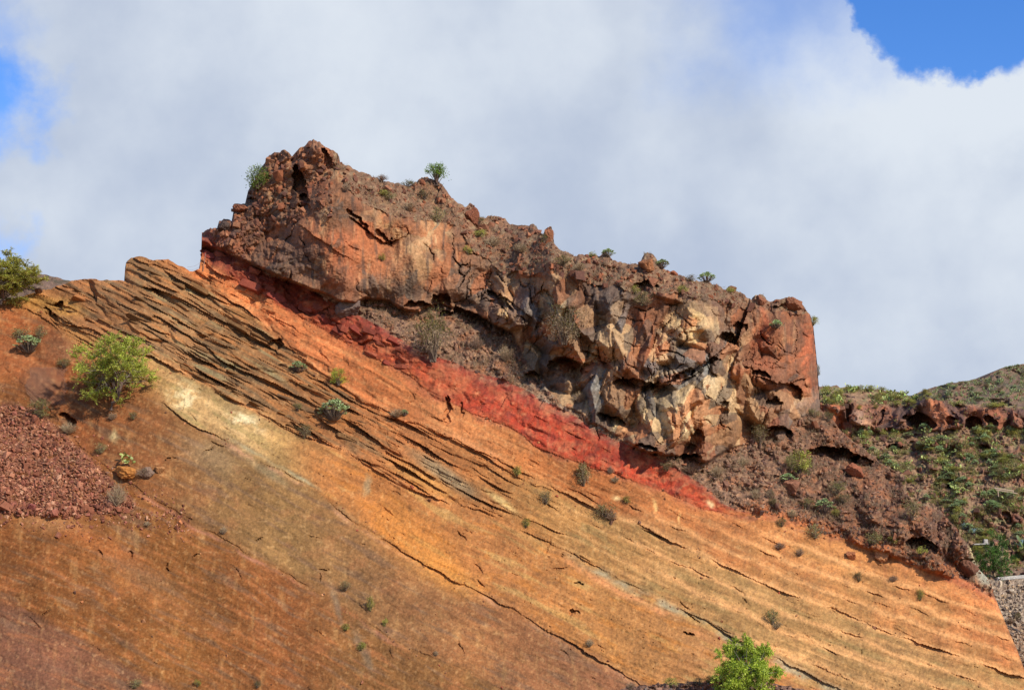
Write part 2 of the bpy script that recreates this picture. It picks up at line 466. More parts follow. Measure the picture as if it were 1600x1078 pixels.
# --- depth
gs = np.full(PX.shape, 0.62)
gs[tuff & (LI >= 4)] = 0.72
gs[tuff & (LI == 0)] = 0.55
gs[apron] = 1.0
gs[apron & (PX > 1110)] = 1.25
gs[crag] = 0.10
gs[crag] += (0.16 * sst(PX, 520, 360))[crag]
gs[crown] = (0.95 - 0.5 * sst(PX, 640, 520))[crown]
scree = blob(PX, PY, 70, 735, 165, 110, 25, 4.0) > 0.35
scree &= (PY > np.interp(PX, [-70, 60, 130, 190, 260], [615, 640, 705, 765, 830])) & (PY < np.interp(PX, [-70, 40, 120, 200, 240], [800, 805, 806, 800, 770]) + 4 * fbm(PX / 15, PY / 15, 77, 3)) & (PX < 215)
gs[scree] = 1.0
gs = blur(gs, 3)
D0 = 88 + 0.24 * (xx - 800) / F * 88
D = blur(integrate(xx, pys, D0, gs), 3)
m2 = lambda a: a.astype(np.float32)

disp = np.zeros(PX.shape, np.float32)             # positive = towards the viewer, metres
# overall undulation
disp += fbm(PX / 260, PY / 200, 51, 3) * 0.8
tm = blur(m2(tuff), 2); cmk = blur(m2(crag), 2); am = blur(m2(apron), 2)
# bedding frame
NB_ = curve([(-70, 300), (100, 372), (200, 416), (320, 470), (440, 533), (540, 598), (620, 646), (700, 684), (790, 727), (870, 766), (1000, 824), (1131, 884), (1236, 929), (1367, 978), (1600, 1060)])
NBp = np.polyval(np.polyfit(xx, NB_(xx), 5), xx)
nb = PY - NBp[None, :] + fbm(PX / 160, PY / 160, 52, 2) * 5
tb = PX * 0.88 + PY * 0.47
# tuff: fine, long, straight bedding-parallel relief
bl1 = fbm(tb / 300, nb / 4.2, 45, 3); bl2 = fbm(tb / 220, nb / 12, 48, 3)
disp += tm * (bl1 * 0.006 + bl2 * 0.07) * np.where(LI >= 4, 0.35, 1.0) * (1.0 + 1.2 * sst(PX, 620, 420) * (LI == 2))
disp += tm * (fbm(tb / 70, nb / 12, 53, 3) * 0.05 + fbm(PX / 26, PY / 26, 54, 4) * 0.10 + fbm(PX / 7, PY / 6, 55, 4) * 0.045)
# ledgy unit
lw = tm * (LI == 2) * sst(PX, 980, 560) + tm * (LI == 1) * sst(PX, 520, 380) * 0.5 + tm * (LI == 3) * sst(PX, 230, 150) * 0.8 + (tm * (LI == 2) * 0.13 + tm * (LI == 1) * 0.12 + tm * (LI == 3) * 0.04) * sst(fbm(tb / 160, nb / 60, 49, 3), 0.05, 0.5)
lw = blur(m2(lw), 2)
ph = nb / 22.0 + fbm(tb / 260, nb / 40, 56, 3) * 0.9 + fbm(tb / 30, nb / 12, 46, 2) * 0.10
saw = ph - np.floor(ph)
bid = np.floor(ph)
str_ = np.clip(0.30 + 1.5 * fbm(tb / 110, nb / 20, 57, 3), 0.0, 1.3)
disp += lw * (np.power(saw, 1.4) - 0.5) * 0.85 * str_
ph2 = nb / 8.3 + fbm(tb / 180, nb / 24, 58, 3) * 1.0 + fbm(tb / 20, nb / 9, 47, 2) * 0.12
disp += lw * ((ph2 - np.floor(ph2)) - 0.5) * 0.26 * np.clip(0.2 + 1.6 * fbm(tb / 40, nb / 14, 59, 2), 0, 1.3)
# joint blocks along the beds
bk, _ = blocks(tb / 60 + 0.25 * fbm(PX / 30, PY / 30, 60, 2), nb / 26.0, 61, S=3.0, flat=0.42, tilt=0.25)
disp += lw * (bk - 0.5) * 0.55
# layer steps at the contacts
for b, amp, L, sd in ((B1_, 0.07, 14, 1), (B2_, 0.45, 18, 2), (B3_, 0.36, 18, 3), (B4_, 0.24, 14, 4), (B5_, 0.12, 10, 5)):
    v = PYw - b(xx)[None, :]
    a = amp * np.clip(0.45 + 1.1 * pn(PX / 60, PX * 0 + sd * 7.7, 62 + sd), 0, 1.4)
    disp -= tm * np.where(v > 0, a * np.exp(-v / L), 0)
# second-order bedding ledges in the right-hand tan unit
for off, amp, x0, x1, sd in ((30, 0.22, 820, 1640, 11), (62, 0.2, 950, 1640, 12), (-22, 0.2, 600, 1640, 13), (-48, 0.2, 1000, 1640, 14), (98, 0.2, 1100, 1640, 15), (-75, 0.18, 1130, 1640, 16)):
    v = PYw - B2_(xx)[None, :] - off - 5 * pn(PX / 90, PX * 0 + sd, 70)
    a = amp * np.clip(0.1 + 1.3 * pn(PX / 34, PX * 0 + sd * 5.1, 71), 0, 1.2) * sst(PX, x0 - 60, x0 + 60)
    disp -= tm * np.where(v > 0, a * np.exp(-v / 9), 0)
pit = sst(fbm(tb / 9, nb / 3.4, 72, 2), 0.56, 0.85) * sst(fbm(PX / 50, PY / 40, 73, 3), -0.1, 0.35)
disp -= tm * pit * 0.12 * (0.3 + 0.7 * (LI < 4))
# red bed: blocks at the left, scaled joints at the right
redm = blur(m2(tuff & (LI == 0)), 4) * sst(PX, 1190, 1120)
orm = blur(m2(tuff & (LI == 1)), 2)
lf = sst(PX, 700, 520)
bk, _ = blocks(tb / 34 + 0.3 * fbm(PX / 22, PY / 22, 80, 3), nb / 24, 81, S=2.6, flat=0.40, tilt=0.5)
disp += redm * lf * (bk - 0.4) * 1.15
disp += orm * sst(PX, 700, 420) * (bk - 0.4) * 0.40
disp += redm * (fbm(PX / 14, PY / 20, 82, 3) * 0.07 + fbm(PX / 40, PY / 40, 83, 3) * 0.2)
bk, _ = blocks(PX / 60 + 0.5 * fbm(PX / 40, PY / 40, 84, 3), nb / 40, 85, S=2.4, flat=0.48, tilt=0.2)
disp += redm * (1 - lf) * (bk - 0.4) * 0.42
disp += redm * (fbm(PX / 7, PY / 6, 86, 3) * 0.04 + (blocks(tb / 26, nb / 20, 87, S=2.4, flat=0.4)[0] - 0.3) * 0.16)
paint_red = fbm(PX / 10, PY / 9, 88, 4)
disp += redm * 0.08 * sst(frac, 0.0, 0.3)

# --- crag relief (worked out on the part of the grid that holds the crag)
ci0, ci1 = np.searchsorted(PXc, 305), np.searchsorted(PXc, 1295); cj0 = int((1146 - 745) / STEP); CS = (slice(cj0, None), slice(ci0, ci1))
def full(a, fill=0.0):
    o = np.full(PX.shape, fill, np.float32); o[CS] = a; return o
X, Y = PX[CS], PY[CS]; cwn, blw = crown[CS], below[CS]
wx = fbm(X / 90, Y / 90, 90, 2) * 13 + fbm(X / 9, Y / 9, 92, 2) * 1.0; wy = fbm(X / 90, Y / 90, 94, 2) * 13 + fbm(X / 9, Y / 9, 96, 2) * 1.0
facetw = np.clip(blob(X, Y, 1050, 600, 250, 140, 20, 2.0) + blob(X, Y, 830, 510, 120, 60, 25, 1.5) * 0.8, 0, 1) * 0.82 + 0.18
smoothw_ = blob(X, Y, 588, 392, 140, 88, 22, 2.5)
knobw = np.clip((1 - smoothw_) * blob(X, Y, 395, 345, 95, 120, 0, 2.0) + m2(cwn) * 0.6 + sst(blw, 36, 12) * 0.6, 0, 1)
smoothw = blob(X, Y, 588, 392, 140, 88, 22, 2.5) * 0.97
cr = fbm(X / 170, Y / 120, 101, 3) * 1.5
rotx = (X + wx) * 0.90 + (Y + wy) * 0.42; roty = -(X + wx) * 0.42 + (Y + wy) * 0.90
b1_, id1 = blocks(rotx / 105, roty / 130, 102, S=2.8, flat=0.34, tilt=1.1, nd=4, hv=0.7)
b2_, id2 = blocks(rotx / 44, roty / 58, 103, S=3.0, flat=0.36, tilt=1.0, nd=4, hv=0.6)
b3_, id3 = blocks(rotx / 19, roty / 25, 104, S=2.6, flat=0.36, tilt=0.9, nd=4, hv=0.6)
b4_, id4 = blocks(rotx / 8.5, roty / 11, 105, S=2.2, flat=0.36, tilt=0.8, nd=3, hv=0.6)
cr = cr + (0.25 + 0.75 * facetw) * (1 - 0.75 * smoothw) * (b1_ - 0.3) * 2.7
cr = cr + (0.12 + 0.88 * facetw) * (1 - 0.8 * smoothw) * (b2_ - 0.3) * 1.8
cr = cr + (0.35 + 0.65 * np.maximum(facetw, knobw)) * (1 - 0.85 * smoothw) * (b3_ - 0.3) * 0.50 + (0.4 + 0.6 * np.maximum(facetw, knobw)) * (1 - 0.7 * smoothw) * (b4_ - 0.3) * 0.16
cr = cr + knobw * (np.abs(pn(X / 30 + wx / 30, Y / 26, 104)) * 0.9 + np.abs(pn(X / 12, Y / 11, 105)) * 0.30 + fbm(X / 6, Y / 6, 106, 2) * 0.12)
cr = cr + (1 - knobw) * fbm(X / 18, Y / 30, 107, 4) * 0.12 + fbm(X / 4, Y / 4, 108, 2) * 0.05
rid_ = ridged(X / 60 + wx / 50, Y / 170 + wy / 60, 109, 3)
cr = cr + rid_ * 0.35 * (1 - knobw) * (0.5 + 0.5 * smoothw)
cr = cr + smoothw * 1.3
cr -= 1.6 * np.exp(-np.maximum(blw, 0) / 13)                    # rounded brow
cr -= 5.0 * np.exp(-np.maximum(1284 - X, 0) / 15) + 2.5 * np.exp(-np.maximum(X - 314, 0) / 12)
J = np.interp(xx, [313, 400, 430, 470, 540, 575, 620, 700, 790, 830, 900, 1000, 1100, 1200, 1240, 1285], [0.9, 0.9, 1.6, 2.4, 2.6, 1.6, 1.3, 1.4, 1.2, 0.8, 0.7, 0.9, 1.2, 1.3, 1.2, 0.6])[None, :]
cr = full(cr); facetw = full(facetw); knobw = full(knobw)
disp += blur(m2(crag), 1) * (cr + J)
wxx = PX + fbm(PX / 9, PY / 9, 120, 2) * 4; wyy = PY + fbm(PX / 9, PY / 9, 122, 2) * 4
# hollows and overhangs: (x, y, rx, ry, rot, depth) - roof edge sharp, floor sloping out
for (hx, hy, rx, ry, rot, dp) in [(468, 288, 9, 30, -14, 2.6), (476, 318, 7, 16, -10, 1.6), (690, 470, 16, 11, 0, 2.0), (697, 492, 11, 8, 0, 1.6), (655, 478, 22, 7, 5, 1.6), (780, 470, 26, 8, 38, 1.6),
        (740, 497, 34, 7, 28, 1.8), (884, 577, 27, 19, 10, 2.8), (832, 590, 13, 10, 20, 1.8), (990, 600, 34, 8, 4, 2.0), (1020, 606, 18, 8, -12, 1.6), (1133, 532, 17, 12, -18, 2.2),
        (1155, 510, 12, 7, 0, 1.4), (1100, 572, 26, 6, -32, 1.6), (1060, 590, 28, 6, -30, 1.6), (1190, 585, 16, 6, 20, 1.4), (1232, 612, 22, 14, 10, 2.2), (1210, 630, 12, 9, 0, 1.4), (1215, 678, 24, 13, 6, 3.0),
        (1075, 716, 22, 6, -3, 2.4), (1010, 700, 18, 6, 18, 1.8), (955, 655, 24, 6, 20, 1.5), (1300, 713, 42, 15, 6, 3.4), (1345, 722, 20, 9, 10, 1.6), (1440, 852, 26, 12, 8, 2.4), (1512, 880, 16, 10, 0, 1.8),
        (930, 560, 26, 5, 30, 0.9), (860, 470, 24, 5, 60, 0.9), (560, 345, 26, 5, 42, 0.9), (600, 372, 18, 6, 40, 0.9), (510, 248, 6, 18, -18, 1.2), (395, 315, 14, 5, 10, 0.9), (1222, 482, 14, 6, 0, 1.2),
        (1010, 448, 18, 9, 0, 1.2), (80, 492, 16, 4, 40, 0.8), (93, 478, 6, 9, 10, 1.1), (430, 540, 9, 12, 50, 1.0), (1088, 690, 10, 20, 20, 1.2), (1130, 640, 8, 14, 10, 0.8),
        (904, 911, 9, 3, 8, 0.5), (898, 956, 8, 3, 5, 0.55), (1076, 990, 8, 3.5, 15, 0.55), (700, 640, 3, 24, 3, 0.8), (722, 640, 2, 12, 0, 0.5), (105, 655, 16, 7, 40, 1.2), (1330, 630, 1, 1, 0, 0)]:
    c, s = math.cos(R(rot)), math.sin(R(rot)); rr = max(rx, ry) * 1.3 + 8
    sl_ = (slice(max(int((1146 - hy - rr) / STEP), 0), max(int((1146 - hy + rr) / STEP), 1)), slice(max(int((hx - rr - PXc[0]) / STEP), 0), int((hx + rr - PXc[0]) / STEP)))
    a = ((wxx[sl_] - hx) * c + (wyy[sl_] - hy) * s) / rx; b = (-(wxx[sl_] - hx) * s + (wyy[sl_] - hy) * c) / ry
    disp[sl_] -= (dp * sst(a * a + np.where(b < 0, b * b, 0.2 * b * b), 1.06, 0.86) * np.clip(0.62 - 0.52 * b, 0.0, 1)).astype(np.float32)
# named beetling edges on the crag: below the line the rock is cut back
for pts, amp, L in [([(430, 436), (470, 447), (530, 472), (560, 478)], 0.6, 30), ([(1060, 600), (1085, 585), (1110, 560), (1145, 535)], 0.8, 26),
        ([(960, 590), (1000, 606), (1050, 600)], 0.8, 26), ([(870, 560), (905, 560)], 0.5, 16), ([(545, 338), (575, 362), (600, 378), (622, 372)], 0.7, 18),
        ([(760, 470), (790, 462), (835, 500)], 0.5, 16), ([(1180, 590), (1230, 600), (1262, 590)], 0.6, 24)]:
    xs = [p[0] for p in pts]
    v = PY + wob * 0.7 - curve(pts)(PX); inside = sst(PX, xs[0] - 4, xs[0] + 6) * sst(PX, xs[-1] + 4, xs[-1] - 6)
    disp -= inside * np.where(v > 0, amp * np.exp(-v / L), 0)
# cracks: wandering thin clefts
rs = np.random.RandomState(11)
def crack(x, y, ang, n, step, width, depth, wander=0.35):
    global disp
    for i in range(n):
        x2 = x + math.cos(ang) * step; y2 = y + math.sin(ang) * step
        i0 = np.searchsorted(PXc, min(x, x2) - 5); i1 = np.searchsorted(PXc, max(x, x2) + 5)
        j0 = int((1146 - max(y, y2) - 5) / STEP); j1 = int((1146 - min(y, y2) + 5) / STEP) + 1
        j0 = max(j0, 0)
        if i1 > i0 and j1 > j0:
            sx_ = PX[j0:j1, i0:i1]; sy_ = PY[j0:j1, i0:i1]
            t = np.clip(((sx_ - x) * (x2 - x) + (sy_ - y) * (y2 - y)) / (step * step), 0, 1)
            dd = np.hypot(sx_ - x - t * (x2 - x), sy_ - y - t * (y2 - y))
            tp_ = math.sin(math.pi * (i + 0.7) / (n + 0.4)) ** 0.7 * (0.5 + rs.rand())
            disp[j0:j1, i0:i1] = disp[j0:j1, i0:i1] - depth * tp_ * np.exp(-(dd / width) ** 2) * 0.6
        x, y = x2, y2; ang += rs.normal(0, wander)
for i in range(90):                       # on the crag face
    x = rs.uniform(440, 1270); y = rs.uniform(V_(x) + 5, C_(x))
    if 480 < x < 690 and rs.rand() < 0.6: continue
    crack(x, y, rs.choice([R(75), R(40), R(110), R(20)]) + rs.normal(0, 0.2), rs.randint(4, 12), 4, rs.uniform(0.7, 1.3), rs.uniform(0.2, 0.55), 0.5)
for i in range(70):                        # near-vertical joints of the crag
    x = rs.uniform(440, 1270); y = rs.uniform(V_(x) + 5, V_(x) * 0.45 + C_(x) * 0.55)
    if 480 < x < 700: continue
    crack(x, y, R(rs.uniform(68, 100)), rs.randint(8, 18), 4, rs.uniform(0.7, 1.1), rs.uniform(0.3, 0.8), 0.45)
for i in range(110):                       # on the tuff, mostly along bedding
    x = rs.uniform(-20, 1560); y = rs.uniform(460, 1080)
    if y < max(R0_(x) if x > 313 else T0(x), T0(x)) + 8: continue
    a = R(28) if rs.rand() < 0.72 else R(rs.uniform(60, 120))
    dense = 1.0 if B2_(x) < y < B3_(x) and x < 650 else 0.55
    crack(x, y, a + rs.normal(0, 0.15), rs.randint(2, 9), 4, rs.uniform(0.8, 1.2), rs.uniform(0.12, 0.36) * dense, 0.14 if a < R(50) else 0.45)
for (x, y, a, n) in [(1000, 825, 28, 16), (885, 762, 30, 24), (740, 880, 28, 8), (255, 720, -20, 10), (318, 705, -18, 8), (498, 890, -8, 6), (500, 896, 80, 4), (1062, 940, 50, 8), (905, 868, 28, 8), (1070, 955, 35, 14),
        (745, 905, 48, 6), (300, 870, -28, 5), (262, 880, 110, 6), (865, 888, 12, 8), (715, 830, 60, 8), (150, 860, -12, 6), (200, 862, -12, 6), (400, 845, -35, 4), (700, 625, 88, 8), (330, 690, 30, 10), (75, 495, 40, 12), (130, 530, 40, 10)]:
    crack(x, y, R(a), max(n * 2 // 3, 3), 4, 0.9, 0.34, 0.14 if 20 <= a <= 50 else 0.45)
# apron: rubbly
disp += am * (fbm(PX / 30, PY / 24, 130, 4) * 0.9 + np.abs(pn(PX / 9, PY / 8, 131)) * 0.3 + fbm(PX / 4, PY / 4, 132, 2) * 0.10)
bl = am * sst(PX, 1290, 1340)                       # blocky outcrops near the right foot
bk, _ = blocks((PX + wob) / 60, (PY + wob) / 52, 133, S=1.8, flat=0.34, tilt=0.8)
disp += bl * (bk - 0.3) * 2.6
bk, _ = blocks((PX + wob) / 22, (PY + wob) / 19, 134, S=1.6, flat=0.3, tilt=0.8)
disp += am * (bk - 0.3) * 0.5
disp += blob(PX, PY, 1400, 800, 55, 42, 20, 3) * 2.4 + blob(PX, PY, 1478, 845, 42, 42, 20, 3) * 2.6
disp += blur(m2(scree), 2) * (np.abs(pn(PX / 6, PY / 5, 140)) * 0.4 + fbm(PX / 40, PY / 40, 141, 2) * 0.5)
# rock knob by the left cut, boulder-like bulges
disp += blob(PX, PY, 85, 545, 34, 26, 25, 3) * 0.5 + blob(PX, PY, 62, 600, 30, 28, 10, 3) * 0.4
disp -= 3.0 * np.exp(-np.maximum(TT - PY + (PY - TT) * 2, 0) / 6) * (PX > 1500) * 0.4
D = D - disp

# --- colour (tone in the photograph's sRGB, converted to albedo)
def stops(lst):
    xs = [q[0] for q in lst]
    return np.stack([np.interp(xx + 0 * xx, xs, [q[1][k] for q in lst]) for k in range(3)], -1)
LC = [
 [(320, (128, 60, 44)), (420, (137, 51, 31)), (500, (130, 48, 28)), (600, (163, 71, 42)), (750, (167, 65, 42)), (850, (169, 63, 41)), (950, (169, 58, 35)), (1050, (174, 62, 36)), (1120, (167, 68, 39)), (1180, (206, 124, 70)), (1300, (206, 124, 70)), (1450, (206, 124, 70)), (1600, (206, 124, 70))],
 [(200, (150, 99, 58)), (320, (212, 116, 64)), (450, (200, 108, 62)), (600, (189, 103, 57)), (700, (200, 119, 70)), (800, (188, 108, 59)), (900, (170, 94, 50)), (1100, (186, 108, 60)), (1300, (194, 122, 69)), (1450, (196, 122, 71)), (1580, (198, 113, 64))],
 [(-60, (177, 102, 56)), (60, (187, 116, 65)), (110, (160, 99, 60)), (250, (157, 106, 67)), (400, (149, 98, 60)), (550, (155, 93, 53)), (650, (181, 106, 60)), (750, (172, 104, 57)), (850, (163, 107, 59)), (1000, (168, 113, 65)), (1200, (164, 114, 68)), (1400, (167, 116, 71)), (1600, (171, 114, 67))],
 [(-60, (170, 108, 60)), (60, (168, 108, 60)), (130, (172, 112, 62)), (225, (184, 126, 74)), (290, (194, 144, 92)), (380, (192, 144, 94)), (440, (184, 132, 78)), (490, (173, 107, 59)), (600, (174, 103, 55)), (800, (174, 106, 59)), (950, (176, 112, 62)), (1150, (178, 116, 70)), (1300, (174, 112, 66))],
 [(-60, (140, 69, 35)), (100, (137, 72, 38)), (250, (135, 80, 44)), (350, (130, 88, 51)), (450, (141, 98, 57)), (600, (147, 95, 57)), (750, (148, 90, 53)), (900, (145, 89, 58)), (1000, (143, 87, 58))],
 [(-60, (114, 62, 30)), (150, (127, 72, 34)), (300, (132, 77, 37)), (450, (132, 73, 37)), (550, (128, 80, 43)), (700, (131, 83, 45)), (900, (125, 80, 45))],
 [(-60, (111, 68, 49)), (150, (123, 74, 50)), (400, (129, 79, 54))]]
LCa = np.stack([stops(q) for q in LC])                 # (7, nc, 3)
soft = np.clip(10 + 20 * fbm(PX / 70, PY / 50, 225, 3), 2.0, 26.0).astype(np.float32)
col = np.broadcast_to(LCa[0][None], PX.shape + (3,)).astype(np.float32)
WS = [np.ones(PX.shape, np.float32)]
for k_ in range(1, 7):
    sk = soft * (1.1 if k_ == 1 else 1.6 if k_ in (2, 3, 4) else 1.3)
    w_ = sst(PYw - bounds[k_], -sk, sk)[..., None]
    col = col * (1 - w_) + LCa[k_][None] * w_
    WS.append(w_[..., 0])
col = col.astype(np.float32) * (1 + 0.10 * bl1 * sst(fbm(PX / 90, PY / 70, 229, 3), -0.3, 0.3) * np.where(LI >= 4, 0.5, 1.0) + 0.12 * bl2)[..., None]
def paint(mask, rgb, a=1.0):
    global col
    m = np.clip(mask * a, 0, 1)[..., None].astype(np.float32)
    col = col * (1 - m) + np.asarray(rgb, np.float32) * m
class Lazy:
    """noise mask worked out only where another mask is non-zero"""
    def __init__(s, fx, fy, seed, lo, hi, o): s.a = (fx, fy, seed, lo, hi, o)
    __array_priority__ = 100
    def __rmul__(s, other): return s * other
    def __mul__(s, other):
        if np.isscalar(other): other = np.full(PX.shape, other, np.float32)
        other = np.asarray(np.broadcast_to(other, PX.shape), np.float32)
        o = np.zeros(PX.shape, np.float32); k = other > 0.003
        if k.any():
            x, y, (fx, fy, seed, lo, hi, oc) = None, None, s.a
            o[k] = sst(fbm(fx[0][k] / fx[1], fy[0][k] / fy[1], seed, oc), lo, hi) * other[k]
        return o
def nzmask(sc_x, sc_y, seed, lo, hi, o=4): return Lazy((PX, sc_x), (PY, sc_y), seed, lo, hi, o)
def bmask(sx_, sn, seed, lo, hi, o=4): return Lazy((tb, sx_), (nb, sn), seed, lo, hi, o)      # drawn out along the bedding
# red bed: darker upper half, vivid lower half, pinkish weathering
WL = [(WS[k_] * (1 - WS[k_ + 1] if k_ < 6 else 1)).astype(np.float32) * tuff for k_ in range(7)]
rm = WL[0]
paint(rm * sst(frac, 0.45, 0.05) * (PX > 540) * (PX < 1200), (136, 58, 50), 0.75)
paint(rm * sst(frac, 0.45, 0.8) * sst(PX, 640, 760) * sst(PX, 1140, 1090), (186, 66, 44), 0.65)
paint(rm * nzmask(8, 26, 201, 0.15, 0.5) * (PX > 600) * (PX < 1060), (196, 116, 82), 0.4)
paint(rm * nzmask(30, 30, 202, 0.1, 0.5), (120, 50, 44), 0.45)
paint(rm * nzmask(34, 22, 226, 0.0, 0.4), (190, 112, 74), 0.5); paint(rm * nzmask(20, 14, 227, 0.1, 0.45) * sst(PX, 900, 1080), (160, 100, 72), 0.6)
paint(rm * bmask(40, 6, 203, 0.2, 0.5), (205, 100, 66), 0.4)
paint(rm * sst(paint_red, 0.05, 0.5), (112, 50, 40), 0.5); paint(rm * sst(-paint_red, 0.1, 0.5), (206, 104, 76), 0.25)
paint(rm * sst(frac, 0.30, 0.0) * nzmask(16, 12, 232, -0.2, 0.3) * sst(PX, 560, 640), (150, 108, 84), 0.75)
paint(rm * sst(PX, 1010, 1130) * nzmask(20, 14, 233, -0.1, 0.3), (184, 108, 66), 0.45)
# orange unit
om = WL[1]
paint(om * bmask(90, 7, 204, 0.1, 0.5), (214, 142, 88), 0.5)
paint(om * bmask(70, 10, 205, 0.15, 0.5), (140, 84, 48), 0.55)
paint(om * sst(frac, 0.25, 0.0) * (PX < 1150) * (PX > 380), (206, 122, 72), 0.5)
paint(om * nzmask(12, 50, 206, 0.1, 0.5), (160, 92, 56), 0.4)
# ledgy / tan unit
lm = WL[2]
paint(lm * bmask(60, 6, 207, 0.05, 0.4) * sst(PX, 760, 640), (188, 112, 60), 0.6)
paint(lm * bmask(90, 9, 208, 0.0, 0.4) * sst(PX, 700, 560), (100, 78, 56), 0.6)
paint(lm * bmask(110, 14, 209, 0.2, 0.45) * sst(PX, 460, 420) * sst(PX, 200, 230), (146, 130, 92), 0.6)
paint(lm * bmask(130, 8, 210, 0.05, 0.4) * sst(PX, 760, 900), (216, 150, 92), 0.65)
paint(lm * bmask(100, 16, 211, 0.1, 0.45) * sst(PX, 760, 900), (150, 118, 72), 0.55)
paint(lm * nzmask(4.5, 40, 212, 0.1, 0.6, 4) * sst(PX, 700, 900), (210, 160, 98), 0.18)
paint(lm * nzmask(6, 36, 213, 0.15, 0.6, 4) * sst(PX, 700, 900), (146, 108, 62), 0.18)
# bright thin lines following the ledges at the right
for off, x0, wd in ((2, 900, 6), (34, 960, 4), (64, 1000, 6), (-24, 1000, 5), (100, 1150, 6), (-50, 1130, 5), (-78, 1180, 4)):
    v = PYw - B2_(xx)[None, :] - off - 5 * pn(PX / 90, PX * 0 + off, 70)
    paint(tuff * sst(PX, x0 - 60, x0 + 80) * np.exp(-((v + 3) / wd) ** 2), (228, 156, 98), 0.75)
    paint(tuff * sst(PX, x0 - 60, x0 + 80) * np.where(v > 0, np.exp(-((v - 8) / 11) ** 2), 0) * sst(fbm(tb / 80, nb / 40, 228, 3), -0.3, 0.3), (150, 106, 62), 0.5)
# yellow-orange unit
ym = WL[3]
paint(ym * bmask(60, 14, 214, 0.1, 0.45) * sst(PX, 470, 540), (192, 112, 50), 0.55)
paint(ym * bmask(120, 18, 215, 0.15, 0.5) * sst(PX, 470, 540), (186, 142, 84), 0.55)
paint(ym * nzmask(4, 34, 216, 0.15, 0.6, 4) * sst(PX, 500, 620), (218, 152, 82), 0.2)
paint(ym * nzmask(26, 20, 217, -0.25, 0.25, 5) * blob(PX + wob, PY + wob, 290, 618, 36, 26, 30, 2), (232, 198, 148), 0.85)
paint(ym * nzmask(24, 16, 218, -0.25, 0.2, 5) * blob(PX + wob, PY + wob, 384, 654, 36, 20, 22, 2), (238, 204, 156), 0.9)
paint(ym * sst(PX, 470, 380) * sst(PX, 225, 280) * bmask(60, 14, 219, 0.05, 0.4), (150, 120, 72), 0.6)
paint(ym * sst(frac, 0.3, 0.05) * sst(PX, 560, 400) * sst(PX, 220, 260), (140, 108, 66), 0.7)
# mauve-brown unit and rust unit
for k_, sd in ((4, 220), (5, 230), (6, 240)):
    mm = WL[k_]
    paint(mm * bmask(70, 9, sd, 0.1, 0.45), (180, 102, 58) if k_ > 4 else (168, 114, 70), 0.45)
    paint(mm * bmask(90, 12, sd + 1, 0.1, 0.45), (116, 82, 62), 0.55)
    paint(mm * nzmask(50, 30, sd + 2, 0.15, 0.5), (164, 94, 58), 0.25)
    paint(mm * nzmask(14, 50, sd + 3, 0.15, 0.7, 4), (192, 138, 84), 0.35)
    paint(mm * nzmask(5, 6, sd + 4, 0.25, 0.6, 3), (184, 134, 88), 0.3)
# contact lines
for b, rgb, wd, x0, x1, off in ((B4_, (196, 132, 96), 4, 330, 1000, 6), (B4_, (158, 142, 110), 4, 370, 540, -5), (B5_, (176, 108, 82), 3, 200, 620, 6), (B3_, (170, 154, 126), 8, 900, 1640, 6), (B3_, (226, 140, 88), 6, 880, 1640, 20),
        (B3_, (206, 128, 76), 5, 230, 720, 0), (B2_, (212, 134, 84), 4, 380, 800, -5)):
    v = PYw - b(xx)[None, :] - off
    paint(tuff * sst(PX, x0 - 40, x0 + 40) * sst(PX, x1 + 40, x1 - 40) * np.exp(-(v / wd) ** 2) * sst(fbm(tb / 50, nb / 30, 222, 3), -0.45, 0.3), rgb, 0.75)
# named stains and scars
def lw_blob(*a, **k): return blob(PX + wob * 1.5, PY + wob * 1.5, *a, **k)
for (x, y, rx, ry, rot, rgb, a) in [(1110, 787, 4, 9, -30, (226, 188, 136), .85), (1370, 858, 6, 12, -30, (235, 190, 130), 0.9), (963, 778, 9, 4, 20, (236, 190, 130), 0.8), (1018, 785, 3, 9, 0, (238, 180, 110), .8),
        (1060, 808, 2, 10, 0, (238, 180, 110), .7), (177, 680, 6, 9, 30, (206, 170, 116), .85), (700, 745, 60, 13, 32, (138, 118, 92), .75), (660, 750, 60, 14, 30, (206, 142, 72), .6), (780, 780, 30, 6, 35, (214, 172, 110), .8),
        (570, 755, 8, 14, 20, (160, 140, 110), .6), (530, 950, 6, 34, -18, (126, 108, 92), .5), (570, 1020, 7, 36, -22, (128, 110, 94), .5), (415, 735, 40, 7, 32, (150, 136, 108), .4), (330, 715, 50, 24, 25, (146, 116, 86), .5),
        (40, 470, 40, 14, 15, (190, 130, 60), .6), (100, 480, 30, 14, 10, (200, 140, 66), .6), (20, 560, 60, 50, 20, (172, 92, 50), .6), (62, 602, 24, 28, 10, (142, 88, 58), .7), (90, 545, 34, 22, 25, (140, 86, 56), .6),
        (150, 850, 90, 18, 25, (182, 100, 54), .5), (80, 820, 60, 14, 5, (178, 122, 80), .5), (240, 930, 110, 20, 28, (172, 102, 56), .4), (60, 1040, 80, 40, 10, (140, 84, 62), .4), (230, 900, 60, 14, 25, (130, 90, 62), .5),
        (1500, 906, 60, 9, 25, (176, 92, 64), .6), (1220, 800, 60, 8, 20, (204, 104, 56), .7), (700, 600, 30, 40, 10, (196, 112, 70), .3), (640, 840, 90, 40, 35, (214, 128, 54), .5), (700, 900, 60, 24, 30, (214, 134, 58), .5)]:
    paint(lw_blob(x, y, rx, ry, rot, hard=1.6) * tuff, rgb, a)
